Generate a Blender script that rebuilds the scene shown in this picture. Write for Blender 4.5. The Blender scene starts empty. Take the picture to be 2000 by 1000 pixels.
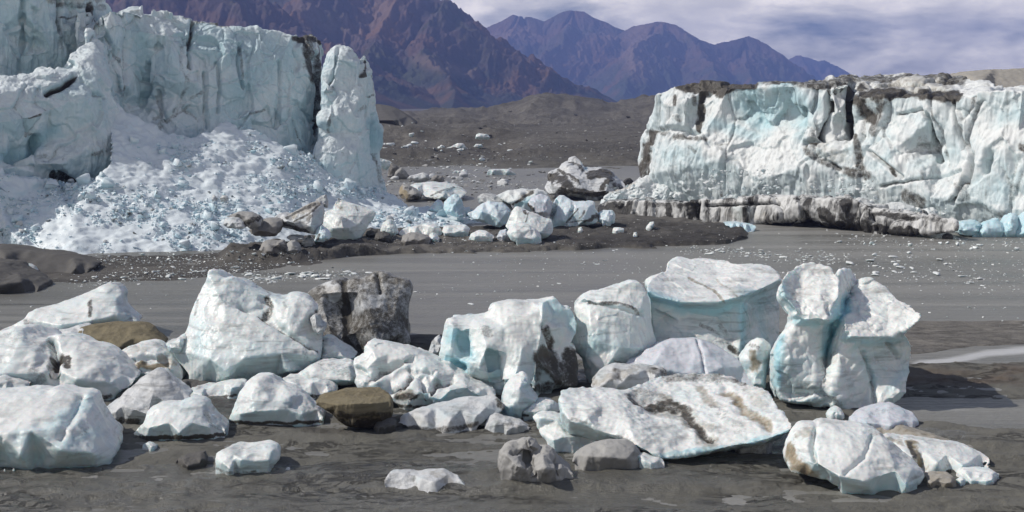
import bpy, bmesh, math, random
import numpy as np
from mathutils import Vector, geometry

# ------------------------------------------------------------------ camera, sky, sun, exposure
SC = bpy.context.scene
COL = SC.collection
F, CX, HY, H = 2800.0, 1000.0, 200.0, 12.0      # focal length (photo px), centre column, horizon row, eye height (m)
cam = bpy.data.cameras.new('camera')
cam.sensor_width = 36.0
cam.lens = F / 2000.0 * 36.0
cam.shift_y = -0.15
cam.clip_start = 0.5
cam.clip_end = 60000.0
camo = bpy.data.objects.new('camera', cam)
camo.location = (0, 0, H)
camo.rotation_euler = (math.radians(90), 0, 0)
COL.objects.link(camo)
SC.camera = camo

SUN_EL, SUN_ROT = math.radians(43), math.radians(-88)
world = bpy.data.worlds.new('World')
SC.world = world
world.use_nodes = True
wn, wl = world.node_tree.nodes, world.node_tree.links
wn.clear()


def nd(tree, typ, loc=None, **kw):
    n = tree.nodes.new(typ)
    for k, v in kw.items():
        setattr(n, k, v)
    return n


def setin(n, **kw):
    for k, v in kw.items():
        n.inputs[k.replace('_', ' ')].default_value = v


def build_world():
    t = world.node_tree
    out = nd(t, 'ShaderNodeOutputWorld')
    bg = nd(t, 'ShaderNodeBackground')
    bg.inputs['Strength'].default_value = 0.060
    sky = nd(t, 'ShaderNodeTexSky', sky_type='NISHITA', sun_disc=False)
    sky.sun_elevation, sky.sun_rotation = SUN_EL, SUN_ROT
    sky.altitude, sky.air_density, sky.dust_density = 200, 1.0, 1.0
    tc = nd(t, 'ShaderNodeTexCoord')
    mp = nd(t, 'ShaderNodeMapping')
    mp.inputs['Scale'].default_value = (6.0, 6.0, 20.0)
    mp.inputs['Location'].default_value = (3.1, 1.7, 0.4)
    n1 = nd(t, 'ShaderNodeTexNoise')
    setin(n1, Scale=1.3, Detail=9.0, Roughness=0.56, Distortion=0.25)
    n2 = nd(t, 'ShaderNodeTexNoise')
    setin(n2, Scale=2.6, Detail=8.0, Roughness=0.6, Distortion=0.1)
    mp2 = nd(t, 'ShaderNodeMapping')
    mp2.inputs['Scale'].default_value = (6.0, 6.0, 15.0)
    mp2.inputs['Location'].default_value = (0.3, 5.7, 1.9)
    cov = nd(t, 'ShaderNodeValToRGB')
    cov.color_ramp.elements[0].position, cov.color_ramp.elements[1].position = 0.33, 0.52
    tone = nd(t, 'ShaderNodeValToRGB')
    e = tone.color_ramp.elements
    e[0].position, e[0].color = 0.36, (20.5, 19.0, 16.6, 1)
    e[1].position, e[1].color = 0.64, (37.0, 33.5, 28.5, 1)
    mid = e.new(0.5)
    mid.color = (27.0, 24.8, 21.4, 1)
    mx = nd(t, 'ShaderNodeMix', data_type='RGBA')
    L = t.links.new
    L(tc.outputs['Generated'], mp.inputs['Vector'])
    L(tc.outputs['Generated'], mp2.inputs['Vector'])
    L(mp.outputs['Vector'], n1.inputs['Vector'])
    L(mp2.outputs['Vector'], n2.inputs['Vector'])
    L(n1.outputs['Fac'], cov.inputs['Fac'])
    L(n2.outputs['Fac'], tone.inputs['Fac'])
    sx = nd(t, 'ShaderNodeSeparateXYZ')
    L(tc.outputs['Generated'], sx.inputs['Vector'])
    mr = nd(t, 'ShaderNodeMapRange')
    setin(mr, From_Min=0.08, From_Max=0.24, To_Min=1.0, To_Max=0.08)
    L(sx.outputs['Z'], mr.inputs['Value'])
    mm = nd(t, 'ShaderNodeMath', operation='MULTIPLY')
    L(cov.outputs['Color'], mm.inputs[0])
    L(mr.outputs['Result'], mm.inputs[1])
    L(mm.outputs['Value'], mx.inputs['Factor'])
    L(sky.outputs['Color'], mx.inputs['A'])
    L(tone.outputs['Color'], mx.inputs['B'])
    L(mx.outputs['Result'], bg.inputs['Color'])
    L(bg.outputs['Background'], out.inputs['Surface'])


build_world()
sun = bpy.data.lights.new('sun', 'SUN')
sun.energy, sun.angle, sun.color = 3.9, math.radians(0.7), (1.0, 0.95, 0.88)
suno = bpy.data.objects.new('sun', sun)
to_sun = Vector((math.sin(SUN_ROT) * math.cos(SUN_EL), math.cos(SUN_ROT) * math.cos(SUN_EL), math.sin(SUN_EL)))
suno.rotation_euler = to_sun.to_track_quat('Z', 'Y').to_euler()
suno.location = (-60, -20, 60)
COL.objects.link(suno)
SC.view_settings.view_transform = 'Standard'
SC.view_settings.look = 'None'
SC.view_settings.exposure = 0.0
SC.view_settings.gamma = 1.0

# ------------------------------------------------------------------ numpy noise
def _hash(ix, iy, iz, seed):
    h = (ix.astype(np.uint32) * np.uint32(374761393) + iy.astype(np.uint32) * np.uint32(668265263)
         + iz.astype(np.uint32) * np.uint32(2147483647) + np.uint32((seed * 974711 + 12345) & 0xffffffff))
    h ^= h >> np.uint32(13)
    h *= np.uint32(1274126177)
    h ^= h >> np.uint32(16)
    h *= np.uint32(2246822519)
    h ^= h >> np.uint32(13)
    return h


def noise(p, seed=0):
    """smooth value noise, about -1..1"""
    i = np.floor(p).astype(np.int64)
    f = p - i
    u = f * f * f * (f * (f * 6 - 15) + 10)
    r = np.zeros(len(p))
    for dx in (0, 1):
        wx = u[:, 0] if dx else 1 - u[:, 0]
        for dy in (0, 1):
            wy = u[:, 1] if dy else 1 - u[:, 1]
            for dz in (0, 1):
                wz = u[:, 2] if dz else 1 - u[:, 2]
                h = _hash(i[:, 0] + dx, i[:, 1] + dy, i[:, 2] + dz, seed)
                r += wx * wy * wz * (h / 4294967295.0)
    return r * 2 - 1


def fbm(p, octs=4, seed=0, gain=0.5):
    a, s, r = 1.0, 1.0, np.zeros(len(p))
    for k in range(octs):
        r += a * noise(p * s + 17.3 * k, seed + k)
        a *= gain
        s *= 2.03
    return r


def ridged(p, octs=4, seed=0, gain=0.5):
    a, s, r, n = 1.0, 1.0, np.zeros(len(p)), 0.0
    for k in range(octs):
        r += a * (1 - np.abs(noise(p * s + 9.1 * k, seed + k)) * 1.6)
        n += a
        a *= gain
        s *= 2.1
    return r / n


def worley(p, seed=0):
    """returns F1, F2, tilt (a random plane value inside the nearest cell)"""
    i = np.floor(p).astype(np.int64)
    f1 = np.full(len(p), 9.0)
    f2 = np.full(len(p), 9.0)
    tilt = np.zeros(len(p))
    for dx in (-1, 0, 1):
        for dy in (-1, 0, 1):
            for dz in (-1, 0, 1):
                cx, cy, cz = i[:, 0] + dx, i[:, 1] + dy, i[:, 2] + dz
                h1 = _hash(cx, cy, cz, seed) / 4294967295.0
                h2 = _hash(cx, cy, cz, seed + 1) / 4294967295.0
                h3 = _hash(cx, cy, cz, seed + 2) / 4294967295.0
                ox, oy, oz = p[:, 0] - cx - h1, p[:, 1] - cy - h2, p[:, 2] - cz - h3
                d = ox * ox + oy * oy + oz * oz
                t = (h2 - .5) * 2.2 * ox + (h3 - .5) * 2.2 * oy + (h1 - .5) * 2.2 * oz + (h1 + h3 - 1) * 0.6
                near = d < f1
                f2 = np.where(near, f1, np.minimum(f2, d))
                tilt = np.where(near, t, tilt)
                f1 = np.where(near, d, f1)
    return np.sqrt(f1), np.sqrt(f2), tilt


def sstep(a, b, x):
    t = np.clip((x - a) / (b - a), 0, 1)
    return t * t * (3 - 2 * t)


# ------------------------------------------------------------------ picture rows to metres
def gy(py):
    return F * H / (py - HY)


def W(px, py, Y):
    return ((px - CX) * Y / F, Y, H - (py - HY) * Y / F)


def P(s):
    return [tuple(float(c) for c in q.split(',')) for q in s.split()]


def seg_dist(px, py, line):
    best = np.full(len(px), 1e9)
    if len(line) == 1:
        return np.hypot(px - line[0][0], py - line[0][1])
    for a, b in zip(line[:-1], line[1:]):
        dx, dy = b[0] - a[0], b[1] - a[1]
        t = np.clip(((px - a[0]) * dx + (py - a[1]) * dy) / (dx * dx + dy * dy + 1e-9), 0, 1)
        best = np.minimum(best, np.hypot(px - a[0] - t * dx, py - a[1] - t * dy))
    return best


# ------------------------------------------------------------------ materials
def ramp(t, p0, p1, c0=(0, 0, 0, 1), c1=(1, 1, 1, 1)):
    r = t.nodes.new('ShaderNodeValToRGB')
    e = r.color_ramp.elements
    e[0].position, e[0].color, e[1].position, e[1].color = p0, c0, p1, c1
    return r


def new_mat(name):
    m = bpy.data.materials.new(name)
    m.use_nodes = True
    t = m.node_tree
    t.nodes.clear()
    o = t.nodes.new('ShaderNodeOutputMaterial')
    b = t.nodes.new('ShaderNodeBsdfPrincipled')
    t.links.new(b.outputs['BSDF'], o.inputs['Surface'])
    return m, t, b


def mathn(t, op, a, b=None):
    n = t.nodes.new('ShaderNodeMath')
    n.operation = op
    for k, v in enumerate((a, b)):
        if v is None:
            continue
        if hasattr(v, 'is_output'):
            t.links.new(v, n.inputs[k])
        else:
            n.inputs[k].default_value = v
    return n.outputs[0]


def mixc(t, fac, a, b):
    n = t.nodes.new('ShaderNodeMix')
    n.data_type = 'RGBA'
    for k, v in (('Factor', fac), ('A', a), ('B', b)):
        if hasattr(v, 'is_output'):
            t.links.new(v, n.inputs[k])
        else:
            n.inputs[k].default_value = v if k == 'Factor' else (v[0], v[1], v[2], 1)
    return n.outputs['Result']


def tnoise(t, vec, scale, detail=5, rough=0.55, dist=0.0):
    n = t.nodes.new('ShaderNodeTexNoise')
    setin(n, Scale=scale, Detail=detail, Roughness=rough, Distortion=dist)
    t.links.new(vec, n.inputs['Vector'])
    return n.outputs['Fac']


def ice_mat(name, snow=(.77, .785, .765), pale=(.52, .625, .64), blue=(.36, .62, .69), dirt=(.085, .078, .066), tan=(.30, .25, .17),
            grain=1.0, speck=0.35, rough=0.28, bump=0.26, sss=0.0, streak=0.0, layer=0.0, sscale=(1.5, 1.5, .13), sramp=(.54, .74)):
    """weathered ice: white crust, bluer bare ice, dirt bands; grain = size of one crystal patch in metres"""
    m, t, b = new_mat(name)
    tc = t.nodes.new('ShaderNodeTexCoord')
    v = t.nodes.new('ShaderNodeNewGeometry').outputs['Position']

    def attr(nm):
        a = t.nodes.new('ShaderNodeAttribute')
        a.attribute_name = nm
        return a.outputs['Fac']
    big = tnoise(t, v, 0.42 / grain, 3, 0.5, 0.4)
    med = tnoise(t, v, 2.6 / grain, 6, 0.65, 0.2)
    fine = tnoise(t, v, 14.0 / grain, 4, 0.7)
    r1 = ramp(t, 0.42, 0.66)
    # white crust on upward faces, steep faces barer; also paints light contrast into colour
    sg = t.nodes.new('ShaderNodeSeparateXYZ')
    t.links.new(t.nodes.new('ShaderNodeNewGeometry').outputs['Normal'], sg.inputs['Vector'])
    cr_ = mathn(t, 'ADD', mathn(t, 'MULTIPLY', big, 0.62), mathn(t, 'MULTIPLY', mathn(t, 'SUBTRACT', 1.0, sg.outputs['Z']), 0.27))
    t.links.new(cr_, r1.inputs['Fac'])
    c = mixc(t, r1.outputs['Color'], snow, pale)
    # bare blue ice
    bf = mathn(t, 'ADD', attr('blue'), mathn(t, 'MULTIPLY', mathn(t, 'SUBTRACT', med, 0.5), 0.45))
    r2 = ramp(t, 0.12, 1.0)
    t.links.new(bf, r2.inputs['Fac'])
    c = mixc(t, r2.outputs['Color'], c, blue)
    # tan silt
    tf = mathn(t, 'ADD', attr('tan'), mathn(t, 'MULTIPLY', mathn(t, 'SUBTRACT', med, 0.5), 1.1))
    r3 = ramp(t, 0.2, 0.95)
    t.links.new(tf, r3.inputs['Fac'])
    c = mixc(t, r3.outputs['Color'], c, tan)
    sbr = ramp(t, 0.36, 0.60)
    t.links.new(big, sbr.inputs['Fac'])
    sb2 = sbr.outputs['Color']
    # dirt and a few painted shadows: bands broken up by noise, plus grit frozen in everywhere
    df = mathn(t, 'ADD', attr('dirt'), mathn(t, 'MULTIPLY', mathn(t, 'SUBTRACT', med, 0.5), 1.3))
    df = mathn(t, 'ADD', df, mathn(t, 'MULTIPLY', mathn(t, 'SUBTRACT', fine, 0.5), 0.9))
    r4 = ramp(t, 0.26, 0.88)
    t.links.new(df, r4.inputs['Fac'])
    sp = ramp(t, 0.56, 0.76)
    t.links.new(fine, sp.inputs['Fac'])
    sb = ramp(t, 0.46, 0.68)
    t.links.new(med, sb.inputs['Fac'])
    spf = mathn(t, 'MULTIPLY', mathn(t, 'MULTIPLY', sp.outputs['Color'], sb.outputs['Color']), speck)
    dd = mathn(t, 'MAXIMUM', r4.outputs['Color'], spf)
    stn = None
    if layer:      # thin silt layers frozen in at a slant
        lm = t.nodes.new('ShaderNodeMapping')
        lm.inputs['Rotation'].default_value = (math.radians(24), math.radians(33), math.radians(15))
        lm.inputs['Scale'].default_value = (.5, .6, 4.5)
        t.links.new(v, lm.inputs['Vector'])
        ln = tnoise(t, lm.outputs['Vector'], 1.0, 6, 0.62, 0.35)
        lr = ramp(t, 0.50, 0.68)
        t.links.new(ln, lr.inputs['Fac'])
        dd = mathn(t, 'MAXIMUM', dd, mathn(t, 'MULTIPLY', lr.outputs['Color'], mathn(t, 'MULTIPLY', sb2, layer)))
    if streak:
        sm = t.nodes.new('ShaderNodeMapping')
        sm.inputs['Scale'].default_value = sscale
        t.links.new(v, sm.inputs['Vector'])
        stn = tnoise(t, sm.outputs['Vector'], 1.0, 7, 0.72, 0.25)
        sr = ramp(t, *sramp)
        t.links.new(stn, sr.inputs['Fac'])
        dd = mathn(t, 'MAXIMUM', dd, mathn(t, 'MULTIPLY', sr.outputs['Color'], streak))
    c = mixc(t, dd, c, dirt)
    t.links.new(c, b.inputs['Base Color'])
    b.inputs['Roughness'].default_value = rough
    b.inputs['Specular IOR Level'].default_value = 0.5
    b.inputs['IOR'].default_value = 1.31
    if sss:
        b.inputs['Subsurface Weight'].default_value = sss
        b.inputs['Subsurface Radius'].default_value = (0.20, 0.62, 0.85)
        b.inputs['Subsurface Scale'].default_value = 0.35
    bp = t.nodes.new('ShaderNodeBump')
    bp.inputs['Strength'].default_value = bump
    bp.inputs['Distance'].default_value = 0.12 * grain
    vor = t.nodes.new('ShaderNodeTexVoronoi')
    vor.inputs['Scale'].default_value = 5.0 / grain
    t.links.new(v, vor.inputs['Vector'])
    hgt = mathn(t, 'ADD', mathn(t, 'MULTIPLY', fine, 0.42), mathn(t, 'ADD', mathn(t, 'MULTIPLY', med, 0.5), mathn(t, 'MULTIPLY', vor.outputs['Distance'], 0.10)))
    if stn is not None:
        hgt = mathn(t, 'SUBTRACT', hgt, mathn(t, 'MULTIPLY', stn, 2.2))
    t.links.new(hgt, bp.inputs['Height'])
    t.links.new(bp.outputs['Normal'], b.inputs['Normal'])
    return m


M = {}
M['ice'] = ice_mat('weathered_ice', sss=0.3, layer=.55)
M['chunk'] = ice_mat('ice_crust', grain=.8)
M['blueice'] = ice_mat('pale_blue_ice', snow=(.68, .75, .78), pale=(.52, .67, .73), grain=0.9, speck=.2, sss=.25)
M['grimy'] = ice_mat('grimy_ice', snow=(.66, .67, .67), pale=(.50, .52, .53), grain=0.7, speck=.85, layer=.7, bump=.8)
M['black'] = ice_mat('black_grit_ice', snow=(.30, .29, .275), pale=(.16, .15, .14), grain=0.8, speck=1.0, dirt=(.05, .047, .043), rough=.7, blue=(.2, .2, .2))
M['lilac'] = ice_mat('grey_ice', snow=(.62, .635, .68), pale=(.52, .545, .60), grain=0.8, speck=.35, sss=.3, layer=.3)
M['wall'] = ice_mat('glacier_ice_blue', snow=(.74, .81, .835), pale=(.52, .68, .745), blue=(.28, .50, .58), grain=2.0, speck=.35, dirt=(.07, .066, .06), streak=.22, bump=.6)
M['wallr'] = ice_mat('glacier_ice_white', snow=(.77, .79, .78), pale=(.60, .69, .71), blue=(.40, .64, .70), grain=1.5, speck=.55, streak=.6, bump=.5)
M['foot'] = ice_mat('glacier_foot_ice', snow=(.68, .68, .665), pale=(.46, .46, .45), grain=1.2, speck=.9, dirt=(.036, .034, .031), streak=1.0, bump=.7, sscale=(.62, .62, .05), sramp=(.47, .58))
M['rubble'] = ice_mat('rubble_ice', snow=(.74, .80, .83), pale=(.54, .67, .74), blue=(.30, .55, .64), grain=.8, speck=.35, bump=.5)
M['rock'] = ice_mat('dark_rock', snow=(.11, .105, .098), pale=(.06, .058, .055), dirt=(.03, .029, .027), blue=(.07, .068, .065), tan=(.16, .13, .09), grain=0.8, speck=.5, rough=.75)
M['ochre'] = ice_mat('ochre_sand', snow=(.215, .185, .120), pale=(.150, .130, .088), dirt=(.045, .037, .026), blue=(.14, .115, .07), tan=(.19, .16, .10), grain=.7, speck=.6, rough=.9, bump=.9, layer=.8)
M['boulder'] = ice_mat('grey_grit_boulder', snow=(.36, .355, .34), pale=(.20, .197, .19), blue=(.25, .245, .235), dirt=(.06, .056, .05), grain=0.6, speck=.9, rough=.8)


def ground_mat():
    m, t, b = new_mat('silt_mud')
    tc = t.nodes.new('ShaderNodeTexCoord')
    v = tc.outputs['Object']

    def attr(nm):
        a = t.nodes.new('ShaderNodeAttribute')
        a.attribute_name = nm
        return a.outputs['Fac']
    mp = t.nodes.new('ShaderNodeMapping')
    mp.inputs['Scale'].default_value = (.45, 1.0, 1.0)
    mp.inputs['Rotation'].default_value = (0, 0, math.radians(-12))
    t.links.new(v, mp.inputs['Vector'])
    vs = mp.outputs['Vector']
    big = tnoise(t, vs, 0.16, 6, 0.62, 0.8)
    mid = tnoise(t, vs, 0.7, 8, 0.7, 1.2)
    med = tnoise(t, v, 2.2, 7, 0.68, 0.6)
    fine = tnoise(t, v, 11.0, 5, 0.75)
    rough_far = tnoise(t, v, 0.35, 8, 0.72, 0.3)
    r1 = ramp(t, 0.34, 0.66)
    t.links.new(big, r1.inputs['Fac'])
    c = mixc(t, r1.outputs['Color'], (.112, .108, .090), (.160, .155, .134))
    # thin dark runnels and cracks: the zero line of a warped noise
    ab = mathn(t, 'ABSOLUTE', mathn(t, 'SUBTRACT', mid, 0.5))
    cr = ramp(t, 0.004, 0.030, (1, 1, 1, 1), (0, 0, 0, 1))
    t.links.new(ab, cr.inputs['Fac'])
    gate = ramp(t, 0.46, 0.56)
    t.links.new(tnoise(t, vs, 0.33, 3, 0.5, 0.3), gate.inputs['Fac'])
    crk = mathn(t, 'MULTIPLY', cr.outputs['Color'], gate.outputs['Color'])
    c = mixc(t, mathn(t, 'MULTIPLY', crk, .8), c, (.030, .028, .024))
    r2 = ramp(t, 0.55, 0.72)
    t.links.new(med, r2.inputs['Fac'])
    c = mixc(t, mathn(t, 'MULTIPLY', r2.outputs['Color'], 0.28), c, (.055, .051, .042))
    r3 = ramp(t, 0.32, 0.72)
    t.links.new(fine, r3.inputs['Fac'])
    c = mixc(t, mathn(t, 'MULTIPLY', r3.outputs['Color'], 0.3), c, (.15, .145, .125))
    rf2 = ramp(t, 0.42, 0.60)
    t.links.new(tnoise(t, v, 0.9, 6, 0.75, 0.2), rf2.inputs['Fac'])
    rf3 = ramp(t, 0.40, 0.62)
    t.links.new(tnoise(t, v, 0.09, 8, 0.75, 0.4), rf3.inputs['Fac'])
    rf = ramp(t, 0.36, 0.68)
    t.links.new(rough_far, rf.inputs['Fac'])
    gcol = mixc(t, r3.outputs['Color'], (.090, .082, .072), (.25, .235, .21))
    gcol = mixc(t, mathn(t, 'MULTIPLY', rf.outputs['Color'], .75), gcol, mixc(t, rf2.outputs['Color'], (.06, .055, .048), (.28, .26, .225)))
    gcol = mixc(t, mathn(t, 'MULTIPLY', mathn(t, 'MULTIPLY', rf3.outputs['Color'], attr('far')), .8), gcol, (.075, .068, .058))
    c = mixc(t, attr('gravel'), c, gcol)
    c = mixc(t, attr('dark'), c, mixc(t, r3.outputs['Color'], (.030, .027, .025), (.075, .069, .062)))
    c = mixc(t, attr('rust'), c, (.120, .075, .050))
    t.links.new(c, b.inputs['Base Color'])
    wet = ramp(t, 0.52, 0.66, (.80, .80, .80, 1), (.20, .20, .20, 1))
    wv = mathn(t, 'ADD', mathn(t, 'MULTIPLY', attr('wet'), 0.55), mathn(t, 'MULTIPLY', tnoise(t, vs, .45, 5, .6, 1.0), 0.62))
    t.links.new(wv, wet.inputs['Fac'])
    t.links.new(wet.outputs['Color'], b.inputs['Roughness'])
    b.inputs['Specular IOR Level'].default_value = 0.35
    bp = t.nodes.new('ShaderNodeBump')
    bp.inputs['Strength'].default_value = 0.9
    bp.inputs['Distance'].default_value = 0.16
    h = mathn(t, 'ADD', mathn(t, 'MULTIPLY', med, .55), mathn(t, 'ADD', mathn(t, 'MULTIPLY', fine, 0.28), mathn(t, 'MULTIPLY', mid, .9)))
    h = mathn(t, 'SUBTRACT', h, mathn(t, 'MULTIPLY', crk, .35))
    h = mathn(t, 'ADD', h, mathn(t, 'MULTIPLY', mathn(t, 'MULTIPLY', rough_far, attr('far')), 9.0))
    t.links.new(h, bp.inputs['Height'])
    t.links.new(bp.outputs['Normal'], b.inputs['Normal'])
    return m


def water_mat():
    m, t, b = new_mat('silty_water')
    tc = t.nodes.new('ShaderNodeTexCoord')
    mp = t.nodes.new('ShaderNodeMapping')
    mp.inputs['Scale'].default_value = (0.10, 1.0, 1.0)
    mp.inputs['Rotation'].default_value = (0, 0, math.radians(6))
    t.links.new(tc.outputs['Object'], mp.inputs['Vector'])
    v = mp.outputs['Vector']
    band = tnoise(t, v, 0.22, 8, 0.68, 0.8)
    rip = tnoise(t, v, 2.2, 5, 0.65, 0.4)
    chop = tnoise(t, tc.outputs['Object'], 3.5, 3, 0.6)
    r = ramp(t, 0.36, 0.64)
    t.links.new(band, r.inputs['Fac'])
    c = mixc(t, r.outputs['Color'], (.125, .121, .108), (.255, .250, .232))
    fo = t.nodes.new('ShaderNodeAttribute')
    fo.attribute_name = 'foam'
    fr = ramp(t, 0.45, 0.75)
    t.links.new(mathn(t, 'ADD', mathn(t, 'MULTIPLY', fo.outputs['Fac'], .6), mathn(t, 'MULTIPLY', rip, .45)), fr.inputs['Fac'])
    c = mixc(t, fr.outputs['Color'], c, (.50, .50, .50))
    rr = ramp(t, 0.35, 0.65, (.26, .26, .26, 1), (.50, .50, .50, 1))
    t.links.new(c, b.inputs['Base Color'])
    t.links.new(band, rr.inputs['Fac'])
    t.links.new(rr.outputs['Color'], b.inputs['Roughness'])
    b.inputs['IOR'].default_value = 1.33
    bp = t.nodes.new('ShaderNodeBump')
    bp.inputs['Strength'].default_value = 0.8
    bp.inputs['Distance'].default_value = 0.14
    t.links.new(mathn(t, 'ADD', rip, mathn(t, 'MULTIPLY', chop, 0.5)), bp.inputs['Height'])
    t.links.new(bp.outputs['Normal'], b.inputs['Normal'])
    return m


def mountain_mat(name, low, mid, high, scale):
    m, t, b = new_mat(name)
    tc = t.nodes.new('ShaderNodeTexCoord')
    v = tc.outputs['Object']
    a = t.nodes.new('ShaderNodeAttribute')
    a.attribute_name = 'alt'
    n1 = tnoise(t, v, scale, 7, 0.65, 0.4)
    n2 = tnoise(t, v, scale * 5, 6, 0.7, 0.2)
    f = mathn(t, 'ADD', a.outputs['Fac'], mathn(t, 'MULTIPLY', mathn(t, 'SUBTRACT', n1, 0.5), 1.1))
    r = ramp(t, 0.12, 0.85, (*low, 1), (*high, 1))
    e = r.color_ramp.elements.new(0.45)
    e.color = (*mid, 1)
    t.links.new(f, r.inputs['Fac'])
    k = ramp(t, 0.45, 0.62)
    t.links.new(n2, k.inputs['Fac'])
    c = mixc(t, mathn(t, 'MULTIPLY', k.outputs['Color'], .35), r.outputs['Color'], (.075, .070, .080))
    hu = tnoise(t, v, scale * .55, 5, 0.6, 0.5)
    h1 = ramp(t, 0.50, 0.64)
    t.links.new(hu, h1.inputs['Fac'])
    c = mixc(t, mathn(t, 'MULTIPLY', h1.outputs['Color'], .7), c, (.190, .100, .055))
    h2 = ramp(t, 0.36, 0.48, (1, 1, 1, 1), (0, 0, 0, 1))
    t.links.new(hu, h2.inputs['Fac'])
    c = mixc(t, mathn(t, 'MULTIPLY', h2.outputs['Color'], .7), c, (.060, .066, .034))
    g = t.nodes.new('ShaderNodeAttribute')
    g.attribute_name = 'scree'
    c = mixc(t, g.outputs['Fac'], c, (.25, .175, .14))
    t.links.new(c, b.inputs['Base Color'])
    b.inputs['Roughness'].default_value = 0.9
    b.inputs['Specular IOR Level'].default_value = 0.1
    bp = t.nodes.new('ShaderNodeBump')
    bp.inputs['Strength'].default_value = 0.6
    bp.inputs['Distance'].default_value = 0.1 / scale
    t.links.new(n2, bp.inputs['Height'])
    t.links.new(bp.outputs['Normal'], b.inputs['Normal'])
    return m


M['ground'] = ground_mat()
M['water'] = water_mat()

# ------------------------------------------------------------------ mesh helpers
def make_mesh(name, co, faces, mat, attrs=None, smooth=True):
    me = bpy.data.meshes.new(name)
    co = np.asarray(co, dtype=np.float64)
    if isinstance(faces, np.ndarray):
        n, k = faces.shape
        me.vertices.add(len(co))
        me.vertices.foreach_set('co', co.ravel())
        me.loops.add(n * k)
        me.loops.foreach_set('vertex_index', faces.ravel().astype(np.int32))
        me.polygons.add(n)
        me.polygons.foreach_set('loop_start', np.arange(0, n * k, k, dtype=np.int32))
        me.polygons.foreach_set('loop_total', np.full(n, k, dtype=np.int32))
        me.update(calc_edges=True)
        me.validate()
    else:
        me.from_pydata([tuple(c) for c in co], [], faces)
    if attrs:
        for k, a in attrs.items():
            at = me.attributes.new(k, 'FLOAT', 'POINT')
            at.data.foreach_set('value', np.asarray(a, dtype=np.float32))
    if smooth:
        me.polygons.foreach_set('use_smooth', np.ones(len(me.polygons), dtype=bool))
    me.materials.append(mat)
    return me


def link(name, me, parent=None, loc=None):
    o = bpy.data.objects.new(name, me)
    COL.objects.link(o)
    if loc is not None:
        o.location = loc
    if parent is not None:
        o.parent = parent
    return o


def tag(o, label=None, cat=None, group=None, kind=None):
    for k, v in (('label', label), ('category', cat), ('group', group), ('kind', kind)):
        if v:
            o[k] = v
    return o


def vnormals(me):
    n = np.empty(len(me.vertices) * 3)
    me.vertices.foreach_get('normal', n)
    return n.reshape(-1, 3)


FACET = 0.26


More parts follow.
